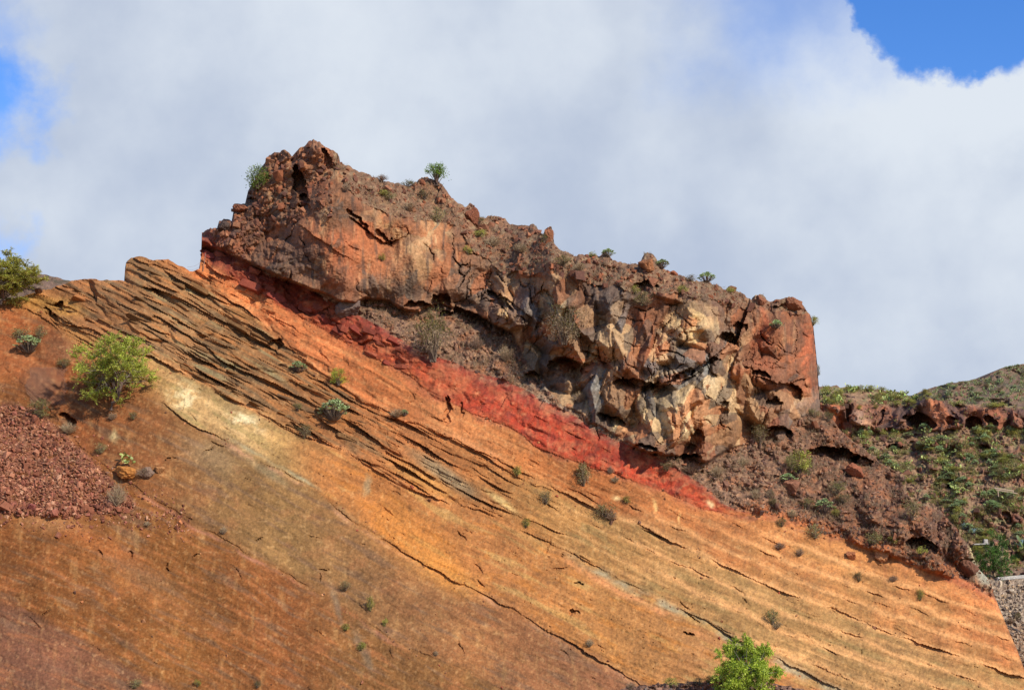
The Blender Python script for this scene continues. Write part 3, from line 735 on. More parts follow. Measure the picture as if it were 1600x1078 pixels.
# scree
sm = blur(m2(scree), 2)
paint(sm * sst(fbm(PX / 18, PY / 14, 252, 3), -0.5, 0.0), (150, 92, 66), 0.9); paint(sm * nzmask(5, 4, 250, 0.0, 0.4, 3), (112, 62, 54), 0.7); paint(sm * nzmask(4, 3.5, 251, 0.15, 0.5, 3), (206, 140, 108), 0.7)
# crag colours
cm_ = m2(crag)
ccol = np.array((138, 92, 68), np.float32)
col = np.where(crag[..., None], ccol, col)
wX = PX + fbm(PX / 30, PY / 30, 260, 4) * 22; wY = PY + fbm(PX / 30, PY / 30, 264, 4) * 22
CB = [(540, 390, 70, 55, 20, (182, 98, 62), .9), (520, 330, 40, 30, 0, (120, 84, 62), .7), (590, 400, 40, 50, 10, (178, 106, 68), .8), (610, 350, 18, 50, -30, (206, 150, 100), .7), (655, 400, 26, 60, 12, (200, 146, 100), .75),
      (690, 380, 14, 46, 0, (206, 160, 112), .6), (665, 350, 20, 14, 0, (226, 190, 136), .8), (640, 455, 60, 20, 10, (104, 82, 70), .8), (470, 410, 50, 30, 20, (100, 76, 66), .75), (400, 370, 60, 40, 0, (112, 74, 58), .6), (345, 385, 30, 30, 40, (142, 64, 48), .8),
      (330, 372, 18, 20, 40, (140, 62, 46), .9), (420, 300, 20, 14, 0, (206, 136, 84), .5), (440, 290, 30, 30, 0, (158, 98, 66), .6), (510, 280, 40, 40, 0, (150, 94, 64), .6), (490, 290, 14, 20, 0, (166, 84, 58), .6), (720, 440, 40, 40, 40, (182, 112, 74), .7),
      (790, 430, 60, 30, 20, (134, 102, 80), .7), (800, 470, 50, 24, 30, (168, 98, 64), .6), (790, 500, 16, 22, 0, (214, 170, 118), .9), (870, 460, 20, 60, 10, (170, 152, 130), .8), (880, 430, 30, 20, 0, (200, 140, 90), .6), (940, 470, 50, 60, 10, (116, 74, 54), .8),
      (1010, 500, 40, 60, 0, (136, 84, 58), .7), (1010, 530, 14, 46, -10, (180, 96, 62), .6), (900, 545, 40, 40, 20, (140, 124, 110), .7), (1045, 540, 24, 40, 0, (150, 92, 64), .7), (1085, 515, 14, 40, 10, (232, 178, 112), .95), (1100, 500, 30, 16, 0, (214, 164, 106), .7),
      (1060, 505, 14, 14, 0, (216, 176, 120), .6), (1130, 520, 30, 16, 30, (130, 120, 112), .6), (1125, 570, 26, 36, 20, (122, 118, 116), .85), (1135, 580, 16, 26, 0, (222, 162, 100), .7), (1150, 545, 12, 16, 0, (226, 160, 96), .6), (1110, 610, 50, 30, 10, (190, 160, 126), .7),
      (1060, 640, 50, 40, 10, (206, 160, 112), .85), (1000, 650, 40, 40, 20, (196, 154, 110), .8), (1045, 615, 20, 24, 0, (130, 126, 120), .6), (1095, 655, 26, 40, 0, (198, 150, 104), .7), (1075, 675, 24, 24, 0, (222, 180, 130), .7), (985, 610, 24, 14, 0, (110, 98, 90), .7),
      (935, 620, 40, 40, 20, (150, 126, 106), .7), (975, 660, 16, 24, 0, (214, 190, 140), .7), (1140, 660, 34, 40, 0, (176, 124, 82), .7), (1120, 690, 30, 20, 0, (160, 108, 72), .7), (1195, 560, 40, 60, 10, (142, 84, 58), .8), (1230, 530, 40, 40, 0, (126, 78, 56), .7),
      (1195, 520, 12, 50, 0, (190, 98, 64), .8), (1262, 560, 12, 70, 0, (196, 100, 64), .9), (1250, 600, 20, 50, 0, (170, 98, 64), .6), (1210, 650, 24, 26, 0, (146, 84, 62), .8), (1255, 640, 20, 26, 0, (200, 134, 86), .7), (1165, 610, 24, 40, 0, (170, 112, 74), .6), (850, 560, 30, 40, 20, (150, 124, 102), .6), (700, 470, 40, 20, 0, (130, 88, 64), .7), (760, 480, 26, 16, 30, (160, 96, 66), .6)]
base = col.copy()
for (x, y, rx, ry, rot, rgb, a) in CB:
    rr = max(rx, ry) * 1.8 + 40
    sl_ = (slice(max(int((1146 - y - rr) / STEP), 0), max(int((1146 - y + rr) / STEP), 1)), slice(max(int((x - rr - PXc[0]) / STEP), 0), int((x + rr - PXc[0]) / STEP)))
    m = np.clip(cm_[sl_] * blob(wX[sl_], wY[sl_], x, y, rx, ry, rot, hard=1.3) * a, 0, 1)[..., None]
    col[sl_] = col[sl_] * (1 - m) + np.asarray(rgb, np.float32) * m
rcx = full(np.zeros(X.shape)); rc1 = full(id2[..., 0]); rc2 = full(id2[..., 1])
paint(cm_ * np.maximum(facetw - 0.2, 0) * (rc1 > 0.70), (226, 182, 132), 0.75)
paint(cm_ * np.maximum(facetw - 0.2, 0) * (rc1 < 0.30), (128, 124, 122), 0.8)
paint(cm_ * np.maximum(facetw - 0.2, 0) * (rc2 > 0.66), (128, 80, 56), 0.7)
rc3 = full(id3[..., 0]); rc4 = full(id3[..., 1])
paint(cm_ * (rc3 > 0.8), (96, 78, 68), 0.55); paint(cm_ * (rc3 < 0.14), (196, 150, 108), 0.5); paint(cm_ * (rc4 > 0.82), (176, 98, 62), 0.55)
paint(cm_ * (1.15 - facetw) * nzmask(9, 70, 270, 0.2, 0.5) * (1 - knobw), (78, 62, 56), 0.55)
paint(cm_ * (1.15 - facetw) * nzmask(7, 60, 274, 0.25, 0.55) * (1 - knobw), (206, 150, 106), 0.45)
paint(cm_ * (1.15 - facetw) * nzmask(24, 20, 278, 0.1, 0.5), (98, 66, 52), 0.5)
paint(cm_ * (1.15 - facetw) * nzmask(14, 14, 282, 0.2, 0.5), (168, 104, 68), 0.45)
paint(cm_ * knobw * nzmask(6, 6, 286, 0.1, 0.45), (164, 112, 76), 0.5)
paint(cm_ * knobw * nzmask(8, 7, 288, 0.1, 0.45), (86, 60, 50), 0.55)
paint(m2(crown), (134, 98, 74), 0.6); paint(m2(crown) * nzmask(7, 6, 290, 0.1, 0.4), (110, 76, 58), 0.7); paint(m2(crown) * nzmask(9, 7, 292, 0.15, 0.45), (158, 128, 96), 0.6)
# apron colours
ap = m2(apron)
col = np.where(apron[..., None], np.array((138, 100, 78), np.float32), col)
paint(ap * sst(PX, 1150, 1330), (122, 80, 58), 0.85)
paint(ap * nzmask(9, 7, 300, 0.05, 0.4), (104, 76, 62), 0.7); paint(ap * nzmask(7, 6, 302, 0.1, 0.45), (172, 124, 92), 0.65); paint(ap * nzmask(30, 20, 304, 0.1, 0.4), (164, 96, 62), 0.5)
paint(ap * sst(PX, 780, 860) * sst(PX, 1010, 960) * nzmask(16, 12, 306, -0.1, 0.3), (168, 148, 128), 0.6)
paint(ap * sst(PY, R0_(xx)[None, :] - 30, R0_(xx)[None, :] - 4) * sst(PX, 1140, 1200), (190, 102, 58), 0.7)
paint(ap * bl * nzmask(26, 30, 308, 0.0, 0.35), (96, 66, 52), 0.7); paint(ap * bl * nzmask(22, 30, 310, 0.0, 0.3), (160, 98, 66), 0.7)
paint(ap * lw_blob(1534, 893, 14, 34, -25), (164, 150, 128), .95); paint(ap * lw_blob(1526, 868, 7, 18, -20), (220, 190, 132), .9)
paint(tuff * lw_blob(1538, 905, 14, 22, -30), (168, 150, 126), .8)
red_m = tuff & (LI == 0) & (PX > 313)
mot = fbm(PX / 9, PY / 8, 330, 3)
paint(m2(tuff) * sst(mot, 0.2, 0.6), (112, 74, 50), 0.28)
paint(m2(tuff) * sst(-mot, 0.25, 0.6), (226, 170, 116), 0.25)
lum = col.mean(-1, keepdims=True)
col = np.where((tuff & ~red_m)[..., None], col * 0.97 + lum * np.array((1.06, 1.0, 0.90), np.float32) * 0.03, col)
grain_ = 1 + fbm(PX / 5, PY / 5, 320, 3) * 0.09 + fbm(PX / 2.6, PY / 2.4, 328, 2) * 0.06 + fbm(PX / 80, PY / 60, 324, 3) * 0.10
col = col * grain_[..., None]
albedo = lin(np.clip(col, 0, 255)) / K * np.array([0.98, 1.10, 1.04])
red_zone = tuff & (LI == 0)
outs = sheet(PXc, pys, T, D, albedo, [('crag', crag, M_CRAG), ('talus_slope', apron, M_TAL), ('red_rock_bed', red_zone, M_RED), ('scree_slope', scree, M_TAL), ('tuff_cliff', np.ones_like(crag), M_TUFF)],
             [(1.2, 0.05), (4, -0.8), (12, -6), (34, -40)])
CRAG, TALUS, REDBED, SCREE, TUFF = outs
def Dm(px, py, lift=0.0):
    i = int(round((1146 - py) / STEP)); j = int(round((px - PXc[0]) / STEP))
    i = min(max(i, 0), len(pys) - 1); j = min(max(j, 0), len(PXc) - 1)
    return D[i, j]
def at(px, py, toward=0.0):
    """point of the massif seen at (px, py)"""
    py2 = max(py, float(np.interp(px, PXc, T)) + 2)
    return Vector(P(px, py2, Dm(px, py2) - toward))
def mpp(Y): return Y / F                                  # metres per photo pixel

#PART2
# ================================================================== GROUND, HILLSIDE, FAR HILLS
gm = rock_mat('valley_soil', 0.3, 0.4, 0.4, 0.96, 0.2)
gv = np.array([(-9000, -200, 0), (9000, -200, 0), (9000, 12000, 0), (-9000, 12000, 0)], float)
obj('ground', mesh('ground', gv, [[(0, 1, 2, 3)]], np.tile(lin((150, 112, 82)) / K, (4, 1))), gm, kind='structure')

# hillside to the right, behind the crag
HX = np.arange(1190, 1700, STEP); hy = np.arange(1120, 560, -STEP)
hPX, hPY = np.meshgrid(HX, hy); hPX = hPX.astype(np.float32); hPY = hPY.astype(np.float32)
hT = curve([(1190, 596), (1283, 603), (1310, 604), (1350, 607), (1390, 611), (1412, 615), (1426, 622), (1440, 622), (1446, 612), (1454, 622), (1475, 628), (1500, 630), (1560, 633), (1600, 636), (1700, 650)])(HX) + fbm(HX / 8, HX * 0, 400, 3) * 3.2
hw = fbm(hPX / 60, hPY / 45, 402, 3) * 14
ctop = np.interp(HX, [1190, 1290, 1360, 1420, 1450, 1500, 1600, 1700], [628, 628, 630, 632, 622, 634, 640, 655])[None, :]
cbot = np.interp(HX, [1190, 1290, 1320, 1360, 1390, 1450, 1500, 1540, 1600, 1700], [690, 690, 682, 686, 672, 668, 664, 668, 672, 690])[None, :]
hc = (hPY + hw * 0.5 > ctop) & (hPY + hw < cbot)                         # the cliff band
hg = np.full(hPX.shape, 1.5)
hg[hc] = 0.12; hg[hPY + hw * 0.5 <= ctop] = 2.6
gravel = hPY > np.interp(HX, [1190, 1555, 1700], [912, 905, 893])[None, :]
hg[gravel] = 1.15
hg[(hPY > 884) & ~gravel] = 5.0
lg = (hPY + hw - np.interp(HX, [1190, 1400, 1700], [752, 748, 742])[None, :])
hg[(np.abs(lg) < 7) & (hPX > 1440)] = 0.35
lg2 = (hPY + hw - np.interp(HX, [1190, 1500, 1700], [812, 808, 800])[None, :])
hg[(np.abs(lg2) < 11) & (hPX > 1490)] = 0.3
lg3 = (hPY + hw - np.interp(HX, [1190, 1380, 1700], [700, 694, 706])[None, :])
hg[(np.abs(lg3) < 5) & (hPX > 1390) & (hPX < 1560)] = 0.45
hg = blur(hg, 1)
hD = blur(integrate(HX, hy, 116 + 0.1 * (HX - 1500) / F * 116, blur(hg, 2)), 3)
hb1, hid = blocks(hPX / 46 + hw / 40, hPY / 52, 410, S=2.0, flat=0.34, tilt=0.7)
hb2, hid2 = blocks(hPX / 17 + hw / 30, hPY / 19, 411, S=1.8, flat=0.3, tilt=0.7)
hcm = blur(m2(hc), 1)
patch = sst(fbm(hPX / 40, hPY / 30, 404, 3), -0.15, 0.2)
rocky = np.clip(hcm + patch * (blur(m2((np.abs(lg) < 8) & (hPX > 1440)), 2) + blur(m2((np.abs(lg2) < 12) & (hPX > 1490)), 2) + blur(m2((np.abs(lg3) < 6) & (hPX > 1390)), 2)), 0, 1)
hd = rocky * ((hb1 - 0.3) * 2.6 + (hb2 - 0.3) * 0.9) + (1 - rocky) * (fbm(hPX / 18, hPY / 14, 414, 4) * 0.7 + np.abs(pn(hPX / 7, hPY / 6, 415)) * 0.5) * (1 - m2(gravel))
hd = hd + m2(gravel) * fbm(hPX / 5, hPY / 4, 416, 2) * 0.2
for (x, y, rx, ry, dp) in [(1437, 658, 16, 12, 2.5), (1420, 652, 10, 6, 1.5), (1518, 660, 16, 10, 2.6), (1480, 655, 12, 6, 1.6), (1545, 656, 7, 7, 1.5), (1483, 756, 12, 7, 1.6), (1400, 700, 14, 6, 1.3), (1568, 806, 9, 9, 1.2), (1590, 870, 12, 7, 1.5), (1330, 646, 6, 14, 1.0), (1375, 652, 5, 16, 1.0)]:
    q = ((hPX + hw - x) / rx) ** 2 + ((hPY + hw * 0.5 - y) / ry) ** 2
    hd = hd - dp * sst(q, 1.1, 0.8)
hD = hD - hd
hcol = np.zeros(hPX.shape + (3,), np.float32) + np.array((146, 114, 84), np.float32)
def hp(mask, rgb, a=1.0):
    global hcol
    m = np.clip(mask * a, 0, 1)[..., None]; hcol = hcol * (1 - m) + np.asarray(rgb, np.float32) * m
def hn(sx_, sy_, sd, lo, hi): return sst(fbm(hPX / sx_, hPY / sy_, sd, 4), lo, hi)
hp(hn(12, 9, 420, 0.1, 0.45), (116, 86, 66), 0.6); hp(hn(10, 7, 421, 0.1, 0.45), (160, 124, 92), 0.6); hp(hn(20, 12, 422, 0.1, 0.4), (132, 132, 84), 0.7)
hp(rocky, (140, 92, 70), 0.85); hp(rocky * hn(8, 30, 423, 0.0, 0.4), (84, 62, 54), 0.7); hp(rocky * hn(10, 26, 424, 0.1, 0.4), (178, 108, 72), 0.7)
hp(hcm * (hid[..., 0] > 0.7), (170, 104, 70), 0.5); hp(hcm * (hid[..., 1] > 0.75), (90, 74, 68), 0.6)
for (x, y, rx, ry, rgb) in [(1305, 650, 10, 22, (206, 122, 80)), (1345, 665, 14, 24, (176, 140, 112)), (1460, 650, 12, 26, (192, 118, 78)), (1545, 655, 40, 18, (156, 96, 66)), (1360, 672, 8, 14, (200, 150, 110)), (1455, 630, 8, 16, (190, 120, 80))]:
    hp(hcm * blob(hPX + hw, hPY + hw, x, y, rx, ry), rgb, 0.8)
hp(m2(gravel), (158, 136, 112), 0.95); hp(gravel * hn(3.5, 3, 425, 0.1, 0.4), (206, 182, 150), 0.7); hp(gravel * hn(4, 3.2, 426, 0.1, 0.4), (108, 92, 80), 0.7)
hp(gravel * sst(hPY, 965, 985), (150, 118, 90), 0.8)
hp(m2((hPY > 882) & ~gravel), (150, 118, 92), 0.6)
hcol = hcol * (1 + fbm(hPX / 5, hPY / 5, 428, 3) * 0.14)[..., None]
HILL, GRAVEL = sheet(HX, hy, hT, hD, lin(np.clip(hcol, 0, 255)) / K, [('hillside', ~gravel, M_HILL), ('gravel_bank', np.ones_like(gravel), M_HILL)], [(6, 0.3), (30, 0.5), (120, -8), (260, -60)])
def hat(px, py, toward=0.0):
    py2 = max(py, float(np.interp(px, HX, hT)) + 1)
    i = min(max(int(round((1120 - py2) / STEP)), 0), len(hy) - 1); j = min(max(int(round((px - HX[0]) / STEP)), 0), len(HX) - 1)
    return Vector(P(px, py2, hD[i, j] - toward))

def far_hill(name, xs, pts, D0, bot, gslope, rgb1, rgb2, rgb3, seed, amp):
    X_ = np.arange(xs[0], xs[1], 2.5); Y_ = np.arange(bot, min(p[1] for p in pts) - 12, -2.5)
    a, b = np.meshgrid(X_, Y_); a = a.astype(np.float32); b = b.astype(np.float32)
    t = curve(pts)(X_) + fbm(X_ / 12, X_ * 0, seed, 4) * 2.2
    Dd = integrate(X_, Y_, np.full(len(X_), D0), np.full(a.shape, gslope)) - fbm(a / 60, b / 30, seed + 5, 5) * amp
    c = np.zeros(a.shape + (3,)) + np.array(rgb1, float)
    for rgb, sd, lo in ((rgb2, 1, 0.0), (rgb3, 2, 0.1)):
        m = sst(fbm(a / 22, b / 11, seed + sd * 9, 5), lo, lo + 0.35)[..., None] * 0.8
        c = c * (1 - m) + np.array(rgb, float) * m
    return sheet(X_, Y_, t, Dd, lin(np.clip(c, 0, 255)) / K, [(name, np.ones(a.shape, bool), M_HILL)], [(40, 0), (200, -20), (500, -120)])[0], X_, Y_, t, Dd
FH, fX, fY, fT, fD = far_hill('far_hill', (1300, 1900), [(1300, 690), (1380, 640), (1435, 613), (1480, 599), (1520, 593), (1541, 590), (1552, 581), (1570, 573), (1590, 570), (1620, 568), (1700, 566), (1800, 590), (1900, 640)],
                              420, 760, 2.2, (122, 98, 78), (96, 94, 68), (134, 98, 76), 430, 12)
LH, *_ = far_hill('far_ridge', (-260, 330), [(-260, 400), (-60, 418), (40, 425), (62, 428), (80, 431), (98, 437), (116, 441), (150, 452), (240, 475), (330, 500)], 170, 620, 1.4, (118, 94, 76), (92, 84, 66), (132, 104, 84), 440, 3)

# low rocky bank at the foot of the cut, where the tree stands
BX = np.arange(880, 1400, 2.0); by = np.arange(1150, 1040, -2.0)
bPX, bPY = np.meshgrid(BX, by); bPX = bPX.astype(np.float32); bPY = bPY.astype(np.float32)
bT = curve([(880, 1110), (940, 1088), (985, 1074), (1040, 1068), (1090, 1066), (1120, 1061), (1140, 1058), (1180, 1062), (1240, 1074), (1300, 1092), (1400, 1125)])(BX) + fbm(BX / 8, BX * 0, 450, 3) * 4
bD = integrate(BX, by, np.full(len(BX), 77.5), np.full(bPX.shape, 1.6)) - np.abs(pn(bPX / 10, bPY / 8, 452)) * 0.6 - blocks(bPX / 18, bPY / 14, 453)[0] * 0.6
bc = np.zeros(bPX.shape + (3,)) + np.array((138, 104, 82.0)); mk = sst(fbm(bPX / 10, bPY / 6, 454, 3), 0, 0.3)[..., None]; bc = bc * (1 - mk) + np.array((108, 80, 64.0)) * mk
mk = blob(bPX, bPY, 1120, 1072, 40, 14)[..., None]; bc = bc * (1 - mk) + np.array((164, 98, 62.0)) * mk
BANK = sheet(BX, by, bT, bD, lin(bc) / K, [('rubble_bank', np.ones(bPX.shape, bool), M_TAL)], [(1.5, -0.1), (4, -1.5), (7, -6)])[0]
def bat(px, py, toward=0.0):
    py2 = max(py, float(np.interp(px, BX, bT)) + 1)
    i = min(max(int(round((1150 - py2) / 2)), 0), len(by) - 1); j = min(max(int(round((px - BX[0]) / 2)), 0), len(BX) - 1)
    return Vector(P(px, py2, bD[i, j] - toward))

# ================================================================== STONES
def hull_stone(seed, box=False, n=13):
    rs = np.random.RandomState(seed); bm = bmesh.new()
    for i in range(n):
        v = rs.normal(size=3)
        if box:
            v = np.sign(v) * rs.uniform(0.72, 1.0, 3)
            if i >= 8: v *= np.where(np.arange(3) == rs.randint(3), 1.05, rs.uniform(0.3, 0.8))
        else: v = v / np.linalg.norm(v) * rs.uniform(0.8, 1.1)
        bm.verts.new(v * np.array([1.0, 0.85, 0.72]))
    r = bmesh.ops.convex_hull(bm, input=bm.verts[:])
    bmesh.ops.delete(bm, geom=[e for e in r['geom_interior'] if isinstance(e, bmesh.types.BMVert)], context='VERTS')
    bmesh.ops.triangulate(bm, faces=bm.faces[:])
    bm.verts.ensure_lookup_table(); bm.verts.index_update()
    V = np.array([v.co[:] for v in bm.verts]); Fc = np.array([[v.index for v in f.verts] for f in bm.faces])
    bm.free(); return V, Fc
STN = [hull_stone(i) for i in range(7)] + [hull_stone(40 + i, True) for i in range(5)]
def rotm(rs, tilt=3.2):
    from mathutils import Euler
    return Euler((rs.uniform(-tilt, tilt), rs.uniform(-tilt, tilt), rs.uniform(-3.2, 3.2))).to_matrix()
def stone_mesh_variants(cols, tagname):
    out = []
    for i, (V, Fc) in enumerate(STN):
        c = lin(cols[i % len(cols)]) / K
        out.append(mesh(tagname, V, [Fc], np.tile(c, (len(V), 1))))
    return out
def stones_parts(parent, name, spots, variants, mat, seed):
    """spots: (point, radius)"""
    rs = np.random.RandomState(seed)
    for (p, r) in spots:
        o = bpy.data.objects.new(name, variants[rs.randint(len(variants))]); COL.objects.link(o)
        if not o.data.materials: o.data.materials.append(mat)
        o.parent = parent
        o.matrix_basis = Matrix.LocRotScale(p, rotm(rs), Vector((r * rs.uniform(0.9, 1.2), r * rs.uniform(0.8, 1.1), r * rs.uniform(0.7, 1.0))))
def stones_stuff(parent, name, spots, cols, mat, seed):
    rs = np.random.RandomState(seed); Vs = []; Fs = []; Cs = []; off = 0
    for (p, r) in spots:
        V, Fc = STN[rs.randint(len(STN))]
        Rm = np.array(rotm(rs))
        Vs.append((V * r * rs.uniform(0.7, 1.2, 3)) @ Rm.T + np.array(p)); Fs.append(Fc + off); off += len(V)
        Cs.append(np.tile(lin(np.array(cols[rs.randint(len(cols))]) * rs.uniform(0.85, 1.12)) / K, (len(V), 1)))
    o = obj(name, mesh(name, np.concatenate(Vs), [np.concatenate(Fs)], np.concatenate(Cs)), mat, parent)
    o['kind'] = 'stuff'; return o
rs = np.random.RandomState(21)
# scree at the left: largest 300 stones as pieces, the rest as one mass
REDS = [(158, 100, 72), (136, 82, 58), (180, 120, 88), (146, 90, 64), (160, 98, 76), (116, 70, 52), (198, 146, 110)]
sc = []
jj, ii = np.nonzero(scree)
pick = rs.choice(len(jj), 7000, replace=False)
for k in pick:
    px, py = PX[jj[k], ii[k]], PY[jj[k], ii[k]]
    r = min(rs.gamma(0.8, 1.0) + 0.4, 7.5) * 0.042 * (1.0 + 0.5 * (py > 785))
    sc.append((at(px, py, r * 0.35), r))
for k in range(900):                                 # strays rolled beyond the scree
    px = rs.uniform(-20, 300) if rs.rand() < 0.5 else rs.uniform(100, 290); py = (800 + abs(rs.normal(0, 18)) if rs.rand() < 0.5 else np.interp(px, [-20, 60, 120, 300], [622, 640, 700, 830]) + rs.normal(0, 16))
    r = min(rs.gamma(1.4, 0.6) + 0.4, 4.5) * 0.045; sc.append((at(px, py, r * 0.3), r))
sc.sort(key=lambda q: -q[1])
stones_parts(SCREE, 'stone', sc[:300], stone_mesh_variants(REDS, 'stone'), M_STONE, 31)
stones_stuff(SCREE, 'loose_stones', sc[300:], REDS, M_STONE, 32)
# talus below the crag and on its right shoulder, and the vegetated crown
BRN = [(134, 94, 72), (112, 78, 60), (160, 118, 92), (146, 96, 68), (98, 72, 60), (176, 136, 106), (124, 96, 80)]
tl = []
jj, ii = np.nonzero(apron & (PY > TT + 2))
for k in rs.choice(len(jj), 3600, replace=False):
    px, py = PX[jj[k], ii[k]], PY[jj[k], ii[k]]
    r = min(rs.gamma(1.7, 0.75) + 0.6, 9.0) * 0.045; tl.append((at(px, py, r * 0.25), r))
tl.sort(key=lambda q: -q[1])
stones_parts(TALUS, 'stone', tl[:300], stone_mesh_variants(BRN, 'stone'), M_STONE, 33)
stones_stuff(TALUS, 'rubble', tl[300:], BRN, M_STONE, 34)
cwv = []
jj, ii = np.nonzero((crown | (crag & (PX < 520) & (below < 110))) & (PY > TT + 2))
for k in rs.choice(len(jj), 1500, replace=False):
    px, py = PX[jj[k], ii[k]], PY[jj[k], ii[k]]
    r = min(rs.gamma(1.8, 0.9) + 0.7, 9.0) * 0.058; cwv.append((at(px, py, r * 0.15), r))
cwv.sort(key=lambda q: -q[1])
CWC = [(140, 92, 66), (116, 76, 58), (160, 108, 76), (150, 92, 62), (104, 70, 56)]
stones_parts(CRAG, 'rock', cwv[:150], stone_mesh_variants(CWC, 'rock'), M_STONE, 35)
stones_stuff(CRAG, 'rubble', cwv[150:], CWC, M_STONE, 36)
# hillside and gravel bank, foot bank
hv = []; gvl = []
for k in range(1500):
    px = rs.uniform(1290, 1640); py = rs.uniform(612, 900)
    if py < np.interp(px, HX, hT) + 3: continue
    r = min(rs.gamma(2.4, 0.8) + 0.7, 9) * 0.07; hv.append((hat(px, py, r * 0.2), r))
hv.sort(key=lambda q: -q[1])
HC = [(130, 92, 70), (106, 76, 62), (156, 110, 84), (142, 90, 66), (92, 68, 58)]
stones_parts(HILL, 'stone', hv[:160], stone_mesh_variants(HC, 'stone'), M_STONE, 37)
stones_stuff(HILL, 'rubble', hv[160:], HC, M_STONE, 38)
for k in range(1500):
    px = rs.uniform(1535, 1640); py = rs.uniform(906, 1075)
    r = (rs.gamma(2.4, 0.55) + 0.5) * 0.06; gvl.append((hat(px, py, r * 0.3), r))
gvl.sort(key=lambda q: -q[1])
GC = [(170, 148, 122), (206, 184, 152), (128, 110, 94), (190, 158, 120), (104, 90, 80)]
stones_parts(GRAVEL, 'stone', gvl[:80], stone_mesh_variants(GC, 'stone'), M_STONE, 39)
stones_stuff(GRAVEL, 'gravel', gvl[80:], GC, M_STONE, 40)
bv_ = []
for k in range(420):
    px = rs.uniform(960, 1300); py = np.interp(px, BX, bT) + rs.uniform(0, 40)
    r = min(rs.gamma(2.4, 0.9) + 0.7, 7) * 0.035; bv_.append((bat(px, py, r * 0.1), r))
bv_.sort(key=lambda q: -q[1])
BC = [(150, 112, 88), (120, 88, 70), (168, 108, 74), (140, 120, 104), (100, 78, 66)]
stones_parts(BANK, 'stone', bv_[:90], stone_mesh_variants(BC, 'stone'), M_STONE, 41)
stones_stuff(BANK, 'rubble', bv_[90:], BC, M_STONE, 42)

# blocks of the red bed below the overhang, and slabs of the ledges: one piece each
def block_mesh(seed, rgb, sub=2):
    rs = np.random.RandomState(seed); bm = bmesh.new(); bmesh.ops.create_cube(bm, size=2)
    for v in bm.verts: v.co = v.co * (1 + rs.uniform(-0.25, 0.15))
    bmesh.ops.bevel(bm, geom=bm.edges[:], offset=0.22, segments=1, affect='EDGES')
    for v in bm.verts: v.co += Vector(rs.normal(0, 0.05, 3))
    bmesh.ops.triangulate(bm, faces=bm.faces[:]); bm.verts.index_update()
    V = np.array([v.co[:] for v in bm.verts]); Fc = np.array([[v.index for v in f.verts] for f in bm.faces]); bm.free()
    c = np.tile(lin(rgb) / K, (len(V), 1)) * rs.uniform(0.85, 1.15, (len(V), 1))
    return mesh('rock_block', V, [Fc], c)
def stone_piece(seed, rgb):
    V, Fc = hull_stone(seed + 300, seed % 2 == 0, 18); rs = np.random.RandomState(seed)
    return mesh('rock_block', V, [Fc], np.tile(lin(rgb) / K, (len(V), 1)) * rs.uniform(0.8, 1.15, (len(V), 1)))
RB = [stone_piece(i, c) for i, c in enumerate([(140, 70, 50), (152, 80, 56), (126, 62, 46), (164, 88, 60), (142, 66, 50), (132, 70, 52)])]
for m_ in RB: m_.materials.append(M_RED)
rs = np.random.RandomState(5)
for k in range(46):
    px = rs.uniform(320, 640); lo, hi = max(C_(px), R0_(px)) + 7, B1_(px) + 2
    py = rs.uniform(lo, max(hi, lo + 8))
    o = bpy.data.objects.new('rock_block', RB[rs.randint(len(RB))]); COL.objects.link(o); o.parent = REDBED
    w_ = rs.uniform(5, 11) * 0.052
    o.matrix_basis = Matrix.LocRotScale(at(px, py, -w_ * 0.2), Matrix.Rotation(R(26) + rs.normal(0, 0.15), 3, 'Y') @ Matrix.Rotation(rs.normal(0.1, 0.35), 3, 'Z') @ Matrix.Rotation(rs.normal(-0.3, 0.2), 3, 'X'), Vector((w_ * rs.uniform(0.9, 1.6), w_ * 0.9, w_ * rs.uniform(0.6, 0.95))))
LB = [stone_piece(60 + i, c) for i, c in enumerate([(134, 96, 58), (120, 86, 52), (150, 104, 60), (112, 82, 54), (168, 108, 62)])]
for m_ in LB: m_.materials.append(M_TUFF)
for k in range(60):
    px = rs.uniform(95, 600)
    if px < 196: lo = T0(px) + 6
    else: lo = max(B2_(px), T0(px) + 6)
    py = rs.uniform(lo, B3_(px) - 4)
    o = bpy.data.objects.new('rock_slab', LB[rs.randint(len(LB))]); COL.objects.link(o); o.parent = TUFF
    w_ = rs.uniform(5, 12) * 0.052
    o.matrix_basis = Matrix.LocRotScale(at(px, py, -w_ * 0.35), Matrix.Rotation(R(27) + rs.normal(0, 0.06), 3, 'Y') @ Matrix.Rotation(rs.normal(0.1, 0.25), 3, 'Z') @ Matrix.Rotation(rs.normal(-0.35, 0.15), 3, 'X'), Vector((w_ * rs.uniform(1.2, 2.6), w_ * 0.9, w_ * rs.uniform(0.3, 0.55))))

ch = []
for k in range(1500):
    px = rs.uniform(60, 1560); b_ = (B2_, B3_, B1_, B4_, B5_)[rs.randint(5)]; py = b_(px) + rs.normal(4, 7) if rs.rand() < 0.7 else rs.uniform(460, 1078)
    if px > 313 and py < R0_(px) + 5: continue
    if py < T0(px) + 4 or py > 1085: continue
    if fbm(np.array([px / 40]), np.array([py / 30]), 470, 2)[0] < 0.0: continue
    r = min(rs.gamma(1.3, 0.6) + 0.4, 4) * 0.042; ch.append((at(px, py, r * 0.2), r))
stones_stuff(TUFF, 'loose_chips', ch, [(176, 112, 70), (140, 90, 62), (196, 136, 90), (120, 84, 64), (160, 84, 60)], M_STONE, 43)
